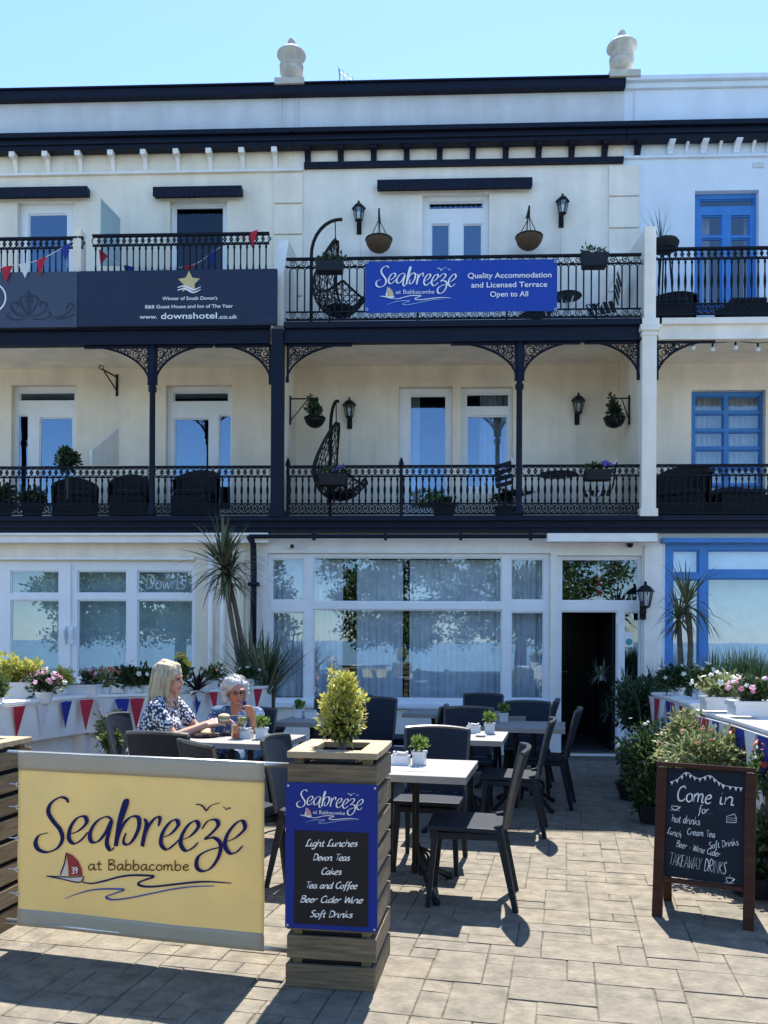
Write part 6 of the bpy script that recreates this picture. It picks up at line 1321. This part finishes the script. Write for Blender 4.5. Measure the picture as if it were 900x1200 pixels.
flowerpot(dp(826, 818, 7.6), 'leafy pot with cream flowers below the slim palm', .09, 0, 62, (.2, .12, .14), 420, .06, m_leaf, [(m_whitef, 10)], fs=.06)
flowerpot(dp(846, 832, 6.2), 'pale cream roses in white box on the right wall', 0, 0, 63, (.22, .13, .12), 520, .055, m_leafvar, [(m_whitef, 15)], fs=.06, box=(.3, .16, .1))
flowerpot(dp(884, 838, 5.75), 'pink and white flowers in white box at right edge', 0, 0, 64, (.19, .13, .11), 520, .05, m_leafdk, [(m_pink, 16), (m_whitef, 8)], fs=.045, box=(.34, .18, .1))
def grassclump(px, py, d, label, L, n, r, seed, mat):
    c = dp(px, py, d); t = thing('grass_clump', (c.x, c.y, 0), label, 'plant'); b = MB(); rr = random.Random(seed)
    for i in range(10): blades(b, c + Vector((rr.uniform(-r, r), rr.uniform(-.15, .15), 0)), n // 10, L, .014, .45, rr, droop=.55, up=1.15, seg=5, base_r=.08)
    b.build('foliage', mat, t); b = MB(); b.box(c.x - r - .1, c.x + r + .1, c.y - .2, c.y + .2, 0, c.z + .02); b.build('planter_box', m_bluewhite, t); return t
grassclump(880, 822, 8.7, 'bright green grassy clump below the blue shop window', .55, 900, .5, 71, m_bladelt)
c = dp(754, 826, 8.75); t = thing('feathery_bush', (c.x, c.y, 0), 'big soft dark green bush beside the entrance door', 'shrub'); b = MB(); rr = random.Random(73)
for i in range(20): blades(b, c + Vector((rr.gauss(0, .2), rr.gauss(0, .12), rr.uniform(-.2, .32))), 34, .2, .012, 1.2, rr, droop=.9, up=.35, seg=4, base_r=.05)
b.build('foliage', M('feathery leaf', (.03, .07, .03), .6, .2, 9, island=.4, hue=(.05, .095, .05), trans=.2), t); b = MB(); leaves(b, c + Vector((0, 0, -.02)), (.40, .28, .44), 4200, .07, rr, fill=.3); b.build('inner_foliage', M('soft bush leaf', (.035, .075, .03), .6, .2, 9, island=.4, hue=(.05, .09, .04), trans=.25), t)
b = MB(); b.lathe([(.16, 0), (.22, .3), (.23, .32), (.2, .3)], 16, (c.x, c.y, 0)); b.build('pot', m_wicker, t); b = MB(); b.tube([(c.x, c.y, .25), (c.x, c.y, c.z)], .03, 6); b.build('stem', m_bark, t)
t = thing('lavender', dp(772, 800, 9.2), 'pale grey lavender spikes above the soft bush', 'plant'); p = dp(775, 800, 9.2); b = MB(); blades(b, p - Vector((0, 0, .15)), 90, .42, .012, .4, random.Random(5), droop=.3, up=1.2); b.build('foliage', M('lavender spike', (.30, .30, .33), .7, .2), t); b = MB(); b.lathe([(.12, 0), (.17, p.z - .2), (.15, p.z - .21)], 14, (p.x, p.y, 0)); b.build('pot', m_wicker, t)
groundbush(768, 888, 6.9, 'low dark green shrub at the foot of the right wall', (.36, .28, .36), 3400, .05, m_leafmid, 75, flow=(m_whitef, 12))
groundbush(742, 893, 7.9, 'small dark bush at the right door jamb', (.20, .18, .24), 900, .05, m_leafdk, 80)
groundbush(808, 905, 5.9, 'leafy green shrub filling the gap left of the chalkboard', (.22, .2, .26), 1400, .05, m_leaf, 81, flow=(m_whitef, 8))
groundbush(806, 862, 6.3, 'pale variegated shrub before the right bunting', (.24, .18, .24), 1900, .045, m_leafvar, 76)
groundbush(835, 884, 5.5, 'spreading yellow-green variegated plant behind the chalkboard', (.42, .24, .2), 2600, .045, m_leafvar, 77, flow=(m_redf, 12), fs=.03)
groundbush(900, 905, 5.0, 'red flowered plant at the right edge behind the chalkboard', (.13, .14, .2), 500, .05, m_leaf, 78, flow=(m_redf, 16), fs=.05)
groundbush(885, 990, 4.95, 'dark leafy pot standing behind the chalkboard leg', (.16, .16, .22), 600, .06, m_leafdk, 79)
# ------------------------------------------------------------------ little things at the entrance
x0, x1, z0, z1 = rect(733, 741, 743, 758, .05); t = thing('door_sticker', ((x0 + x1) / 2, .09, z0), 'small white sticker with teal disc on side light by door', 'sticker'); b = MB(); b.box(x0, x1, .085, .088, z0, z1); b.build('sheet', m_inkw, t); b = MB(); b.tube([((x0 + x1) / 2, .0845, (z0 + z1) / 2 - .03), ((x0 + x1) / 2, .0835, (z0 + z1) / 2 - .03)], .045, 16); b.build('disc', M('teal ink', (.04, .32, .36), .5), t)
p = at(702, 662, .15); t = thing('hanging_ornament', p, 'red and white ornament hanging inside the entrance transom', 'ornament'); b = MB(); b.tube([p + Vector((0, 0, .1)), p - Vector((0, 0, .12))], .006, 5); b.build('cord', m_flagw, t)
for i, (m_, r) in enumerate(((m_flagw, .028), (m_flagr, .032), (m_flagr, .05), (m_flagw, .045), (m_flagr, .05), (m_flagr, .042))): b = MB(); q = p - Vector((0, 0, .14 + i * .055)); b.lathe([(.008, q.z + .03), (r, q.z), (.01, q.z - .03)], 8, (q.x, q.y, 0)); b.build('bead', m_, t)
# ------------------------------------------------------------------ the two seated women
def fused(parts, voxel, smooth=3):
    """parts: ('cap', [(p, r), ...]) chains of tapering limbs, ('ell', c, r, rot) -> one continuous surface"""
    b = MB()
    for q in parts:
        if q[0] == 'cap':
            for (a, ra), (c, rc) in zip(q[1], q[1][1:]):
                a, c = Vector(a), Vector(c); n = max(2, int((c - a).length / (min(ra, rc) * .45)))
                for i in range(n + 1): t = i / n; b.ball(a.lerp(c, t), ra + (rc - ra) * t, 10, 7)
        else:
            i0 = len(b.v); b.ball((0, 0, 0), q[2], 18, 12); rot = Matrix.Rotation(q[3], 4, q[4]) if len(q) > 3 else Matrix.Identity(4); b.xf(Matrix.Translation(Vector(q[1])) @ rot, i0)
    me = bpy.data.meshes.new('tmp'); me.from_pydata([tuple(v) for v in b.v], [], b.f); o = bpy.data.objects.new('tmp', me); COL.objects.link(o)
    r = o.modifiers.new('r', 'REMESH'); r.mode = 'VOXEL'; r.voxel_size = voxel; r.use_smooth_shade = True
    if smooth: s = o.modifiers.new('s', 'SMOOTH'); s.factor = .5; s.iterations = smooth
    dg = bpy.context.evaluated_depsgraph_get(); m2 = bpy.data.meshes.new_from_object(o.evaluated_get(dg)); bpy.data.objects.remove(o); bpy.data.meshes.remove(me)
    m2.polygons.foreach_set('use_smooth', [True] * len(m2.polygons)); return m2
def addm(name, me, mat, parent):
    me.materials.clear(); me.materials.append(mat); o = bpy.data.objects.new(name, me); COL.objects.link(o); o.parent = parent; PM[o.name] = PM[parent.name]; return o
def V(*a): return Vector(a)
def hand(wrist, fwd, palm, r=1.0, curl=.55, side=1):
    """wrist point, finger direction, palm-facing direction; thumb to `side` of the palm"""
    f = fwd.normalized(); n = (palm - f * palm.dot(f)).normalized(); s = f.cross(n) * side; out = []
    kn = wrist + f * .085 * r
    for i in range(5): q = (i - 2) * .017 * r; out.append(('cap', [(wrist + s * q * .55, .0165 * r), (kn + s * q * .95, .0125 * r)]))
    for i, L in enumerate((.062, .074, .079, .070)):
        q = (1.6 - i * 1.07) * .0215 * r; p = kn + s * q; d = f.copy(); ch = [(p - f * .02, .0105 * r)]
        for j, k in enumerate((.44, .32, .24)):
            d = (d + n * curl * (.6 + .35 * j)).normalized(); p = p + d * (L * k * r); ch.append((p, (.0098 - .0012 * j) * r))
        out.append(('cap', ch))
    b_ = wrist + f * .028 * r + s * .026 * r; t1 = b_ + (s * .7 + f * .7 + n * .25).normalized() * .038 * r; t2 = t1 + (f * .85 + n * .45 + s * .1).normalized() * .032 * r; t3 = t2 + (f * .8 + n * .6 - s * .2).normalized() * .024 * r
    out.append(('cap', [(wrist + f * .012 * r + s * .012 * r, .016 * r), (b_, .0155 * r), (t1, .0125 * r), (t2, .011 * r), (t3, .0085 * r)])); return out
def head_parts(c, yaw, pitch=0):
    R = Matrix.Rotation(yaw, 4, 'Z') @ Matrix.Rotation(pitch, 4, 'X'); P = lambda x, y, z: c + (R @ Vector((x, y, z)))
    pr = [('ell', P(0, -.012, .028), (.074, .092, .088), yaw, 'Z'), ('ell', P(0, .022, -.035), (.060, .066, .074), yaw, 'Z'), ('ell', P(0, .058, -.088), (.028, .024, .022), yaw, 'Z'),
          ('cap', [(P(0, .083, .008), .010), (P(0, .102, -.026), .0135)]), ('cap', [(P(-.012, .09, -.030), .010), (P(.012, .09, -.030), .010)]),
          ('cap', [(P(-.045, .066, .026), .013), (P(-.014, .082, .026), .011)]), ('cap', [(P(.045, .066, .026), .013), (P(.014, .082, .026), .011)]),
          ('cap', [(P(-.02, .078, -.058), .0085), (P(.02, .078, -.058), .0085)]), ('cap', [(P(-.018, .076, -.070), .0095), (P(.018, .076, -.070), .0095)]),
          ('ell', P(.040, .056, -.022), (.022, .02, .02)), ('ell', P(-.040, .056, -.022), (.022, .02, .02)),
          ('ell', P(.076, -.012, -.012), (.010, .02, .032)), ('ell', P(-.076, -.012, -.012), (.010, .02, .032))]
    return pr, P
def face(t, P):
    for s in (-1, 1): b = MB(); b.ball(P(s * .029, .079, .004), (.0105, .008, .0075), 10, 7); b.build('eye', m_eye, t, world=False, smooth=True)
    b = MB(); b.tube([P(-.022, .086, -.063), P(-.008, .0905, -.0615), P(.008, .0905, -.0615), P(.022, .086, -.063)], .0042, 6); b.build('lips', m_hairpin, t, world=False, smooth=True)
def strands(b, pts, r): b.tube(catmull(pts, 5), [r * (.7 + .5 * math.sin(math.pi * min(1, i / 12))) for i in range((len(pts) - 1) * 5 + 1)], 6)
def seated(name_label, p, rz, yaw, lean, arms, mats, seatz=.465, hscale=1.0, neck=.98, broad=1.0):
    t = thing('person', (p.x, p.y, 0), name_label, 'person', rz=rz, group='women eating at the terrace table')
    skin = mats[0]; hz = neck; up_ = V(0, 0, 1)
    hip = V(0, -.02, seatz + .09); chest = V(0, lean * .55, hz - .22); nk = V(0, lean, hz)
    hc = nk + V(0, .035, .125); hp, P = head_parts(hc, yaw, -.10)
    body = hp + [('cap', [(nk - up_ * .06, .062), (nk + V(0, .01, .03), .052), (hc - V(0, .02, .03), .055)])]
    body += [('ell', chest, (.165 * broad, .115, .17)), ('ell', (hip + chest) / 2, (.155 * broad, .125, .17)), ('ell', hip, (.18 * broad, .15, .11))]
    for s in (-1, 1):
        sh, el, wr, fd, pn = arms[s]; body += [('cap', [(nk + V(s * .05, -.01, -.045), .05), (sh, .058)]), ('cap', [(sh, .056), (sh.lerp(el, .45), .050), (el, .040)]), ('cap', [(el, .040), (el.lerp(wr, .35), .039), (wr, .026)])]
        body += hand(wr, fd, pn, .95, side=s)
        kn = V(s * .11, .42, seatz + .06); body += [('cap', [(hip + V(s * .09, .02, -.01), .085), (kn, .058)]), ('cap', [(kn, .055), (kn + V(s * .01, .02, -.20), .05), (V(s * .12, .46, .10), .034)]), ('cap', [(V(s * .12, .45, .06), .034), (V(s * .13, .58, .03), .028)])]
    addm('body', fused(body, .0055, 3), skin, t)
    cl = [('ell', chest, (.182 * broad, .132, .178)), ('ell', chest + V(0, .075, -.02), (.14 * broad, .075, .085)), ('ell', (hip + chest) / 2, (.175 * broad, .145, .19)), ('ell', hip, (.205 * broad, .175, .13))]
    for s in (-1, 1):
        sh, el, wr, fd, pn = arms[s]; k = mats[3]; cl += [('cap', [(nk + V(s * .06, -.012, -.055), .062), (sh, .075)]), ('cap', [(sh, .075), (sh.lerp(el, k), .068)])]
        kn = V(s * .11, .42, seatz + .06); cl += [('cap', [(hip + V(s * .09, .02, 0), .105), (kn, .080)])]
    addm('dress' if mats[4] else 'blouse', fused(cl, .008, 4), mats[1], t)
    face(t, P); return t, P, hc
def cloth_mat(name, a, b_, scale, thr, c=None):
    m = M(name, a, .8, .08, 6, .1, 80); n = m.node_tree.nodes; l = m.node_tree.links; p = n['Principled BSDF']; tc = n.new('ShaderNodeTexCoord')
    vo = n.new('ShaderNodeTexVoronoi'); vo.inputs['Scale'].default_value = scale; vo.inputs['Randomness'].default_value = .75; l.new(tc.outputs['Object'], vo.inputs['Vector'])
    rp = n.new('ShaderNodeValToRGB'); rp.color_ramp.interpolation = 'LINEAR'; e = rp.color_ramp.elements; e[0].position = thr; e[0].color = (*b_, 1); e[1].position = thr + .05; e[1].color = (*a, 1)
    l.new(vo.outputs['Distance'], rp.inputs[0]); src = rp.outputs[0]
    if c:
        nz = n.new('ShaderNodeTexNoise'); nz.inputs['Scale'].default_value = scale * .45; l.new(tc.outputs['Object'], nz.inputs['Vector']); r2 = n.new('ShaderNodeMapRange'); r2.inputs[1].default_value = .48; r2.inputs[2].default_value = .56; l.new(nz.outputs[0], r2.inputs[0])
        mx = n.new('ShaderNodeMix'); mx.data_type = 'RGBA'; l.new(r2.outputs[0], mx.inputs[0]); l.new(src, mx.inputs[6]); mx.inputs[7].default_value = (*c, 1); src = mx.outputs[2]
    l.new(src, p.inputs['Base Color']); return m
m_dress = cloth_mat('navy and white daubed print', (.022, .03, .075), (.72, .72, .74), 46, .42)
m_blouse = cloth_mat('blue floral print', (.035, .075, .17), (.30, .36, .46), 30, .30, (.06, .13, .24))
# blonde woman, left end of the table, facing along it
pw = Vector((WC.location.x, WC.location.y, 0)); rzw = WC.rotation_euler.z; f = Matrix.Rotation(-rzw, 3, 'Z')
armsA = {1: (V(.19, .10, .91), V(.235, .25, .70), V(.12, .46, .79), V(-.35, .9, .25), V(-.5, .1, -.6)), -1: (V(-.19, .10, .91), V(-.22, .27, .72), V(-.07, .50, .80), V(.2, .95, .1), V(.4, .1, -.6))}
wA, P, hc = seated('woman with shoulder-length blonde hair in navy and white print dress, eating', pw, rzw, -.05, .10, armsA, (m_skin, m_dress, None, .55, True), neck=1.0, broad=1.24)
hair = [('ell', P(0, -.018, .042), (.088, .104, .088)), ('ell', P(0, -.062, -.03), (.086, .062, .115)), ('cap', [(P(0, .045, .098), .03), (P(0, -.06, .108), .04)])]
for s in (-1, 1):
    for k, (y, l, r) in enumerate(((.028, -.165, .020), (.0, -.20, .027), (-.035, -.215, .030), (-.07, -.205, .030))): hair.append(('cap', [(P(s * .055, y, .09), r), (P(s * .083, y - .005, .0), r), (P(s * .088, y - .01, l * .6), r), (P(s * .078, y, l), r * .55)]))
for x in (-.045, 0, .045): hair.append(('cap', [(P(x, -.10, .05), .03), (P(x, -.118, -.08), .03), (P(x * 1.1, -.105, -.21), .016)]))
wA.scale = (1.05, 1.05, 1.05); hA = addm('hair', fused(hair, .006, 2), m_blonde, wA)
b = MB(); rr = random.Random(6)
for i in range(230):
    s = rr.choice((-1, 1)); y = rr.uniform(-.11, .045); o_ = rr.uniform(.0, .013); strands(b, [P(s * rr.uniform(.005, .03), y * .8, .126 + o_ * .3), P(s * (.065 + o_), y, .085), P(s * (.094 + o_), y - .004, .0), P(s * (.098 + o_), y - .006, -.11), P(s * (.084 + o_ + rr.uniform(-.015, .01)), y + rr.uniform(-.02, .03), -.205 + rr.uniform(-.045, .03))], .0034)
b.build('strands', m_blonde, hA, world=False, smooth=True)
# white-haired woman, far side, head turned to the right
pg = Vector((GC.location.x, GC.location.y, 0)); rzg = GC.rotation_euler.z
armsB = {1: (V(.175, .06, .86), V(.22, .20, .64), V(.13, .40, .765), V(-.4, .85, .1), V(0, .1, -1)), -1: (V(-.175, .06, .86), V(-.25, .24, .67), V(-.27, .38, .86), V(.15, .35, .9), V(.3, .9, 0))}
wB, P, hc = seated('white-haired woman in blue floral top, hand raised, behind the drinks', pg, rzg, R_(38), .05, armsB, (m_skin2, m_blouse, None, .9, False), neck=.93, broad=1.05)
hair = [('ell', P(0, -.026, .050), (.092, .098, .082)), ('ell', P(0, -.06, -.01), (.092, .066, .088))]; rr = random.Random(9)
for i in range(46):
    d = Vector((rr.gauss(0, 1), rr.gauss(-.5, 1), rr.gauss(.3, .8))).normalized()
    if d.y > .45 and d.z < .72: continue
    hair.append(('ell', P(d.x * .092, -.03 + d.y * .096, .035 + d.z * .088), (.024, .024, .022)))
for s in (-1, 1):
    for q in range(9): hair.append(('ell', P(s * rr.uniform(.086, .10), rr.uniform(-.07, .025), rr.uniform(-.075, .03)), (.022, .026, .026)))
hB = addm('hair', fused(hair, .006, 1), m_grey, wB); b = MB()
for i in range(150):
    d = Vector((rr.gauss(0, 1), rr.gauss(-.4, 1), rr.gauss(.3, .8))).normalized()
    if d.y > .5 and d.z < .7: continue
    c = P(d.x * .106, -.03 + d.y * .11, .035 + d.z * .103); n_ = Vector((rr.gauss(0, 1), rr.gauss(0, 1), rr.gauss(0, 1))).normalized() * .014; u_ = n_.cross(Vector((rr.gauss(0, 1), 1, .3))).normalized() * .012; b.tube([c + n_ * math.cos(k * .9) + u_ * math.sin(k * .9) for k in range(6)], .0032, 4)
b.build('curls', m_grey, hB, world=False, smooth=True)
gl = MB()
for s in (-1, 1): gl.ring((0, 0, 0), .021, .0022, 14); i0 = len(gl.v) - 15 * 4; gl.xf(Matrix.Translation(P(s * .03, .094, .004)) @ Matrix.Rotation(R_(38), 4, 'Z'), i0); gl.tube([P(s * .051, .092, .006), P(s * .08, .0, .004)], .002, 4)
gl.tube([P(-.009, .096, .006), P(.009, .096, .006)], .002, 4); gl.build('spectacles', m_eye, wB, world=False)
# what the blonde woman holds
Mw = PM[wA.name] @ Matrix.Scale(1.05, 4)
p = Mw @ V(.05, .575, .835); t = thing('sandwich', p, 'round filled roll held in the blonde woman\'s hand', 'sandwich'); b = MB(); b.ball(p + V(0, 0, .014), (.048, .05, .022), 14, 8); b.build('top_bun', M('crusty roll', (.52, .40, .24), .8, .25, 30), t, smooth=True); b = MB(); b.ball(p - V(0, 0, .012), (.047, .049, .018), 14, 8); b.build('bottom_bun', M('roll crumb', (.62, .54, .40), .9, .15, 30), t, smooth=True)
b = MB(); b.ball(p + V(0, 0, .001), (.051, .052, .006), 14, 5); b.build('filling', m_leafpot, t, smooth=True)
p = Mw @ V(-.03, .58, .845); t = thing('fork', p, 'steel fork in the blonde woman\'s raised hand', 'fork'); d = (Mw.to_3x3() @ V(.05, 1, .03)).normalized(); s = d.cross(V(0, 0, 1)).normalized(); b = MB(); b.bar(p - d * .06, p + d * .08, .009, .003); b.bar(p + d * .08, p + d * .10, .022, .003); 
for k in (-1.5, -.5, .5, 1.5): b.bar(p + d * .10 + s * (k * .006), p + d * .145 + s * (k * .006), .003, .0025)
b.build('tines', m_steel, t)
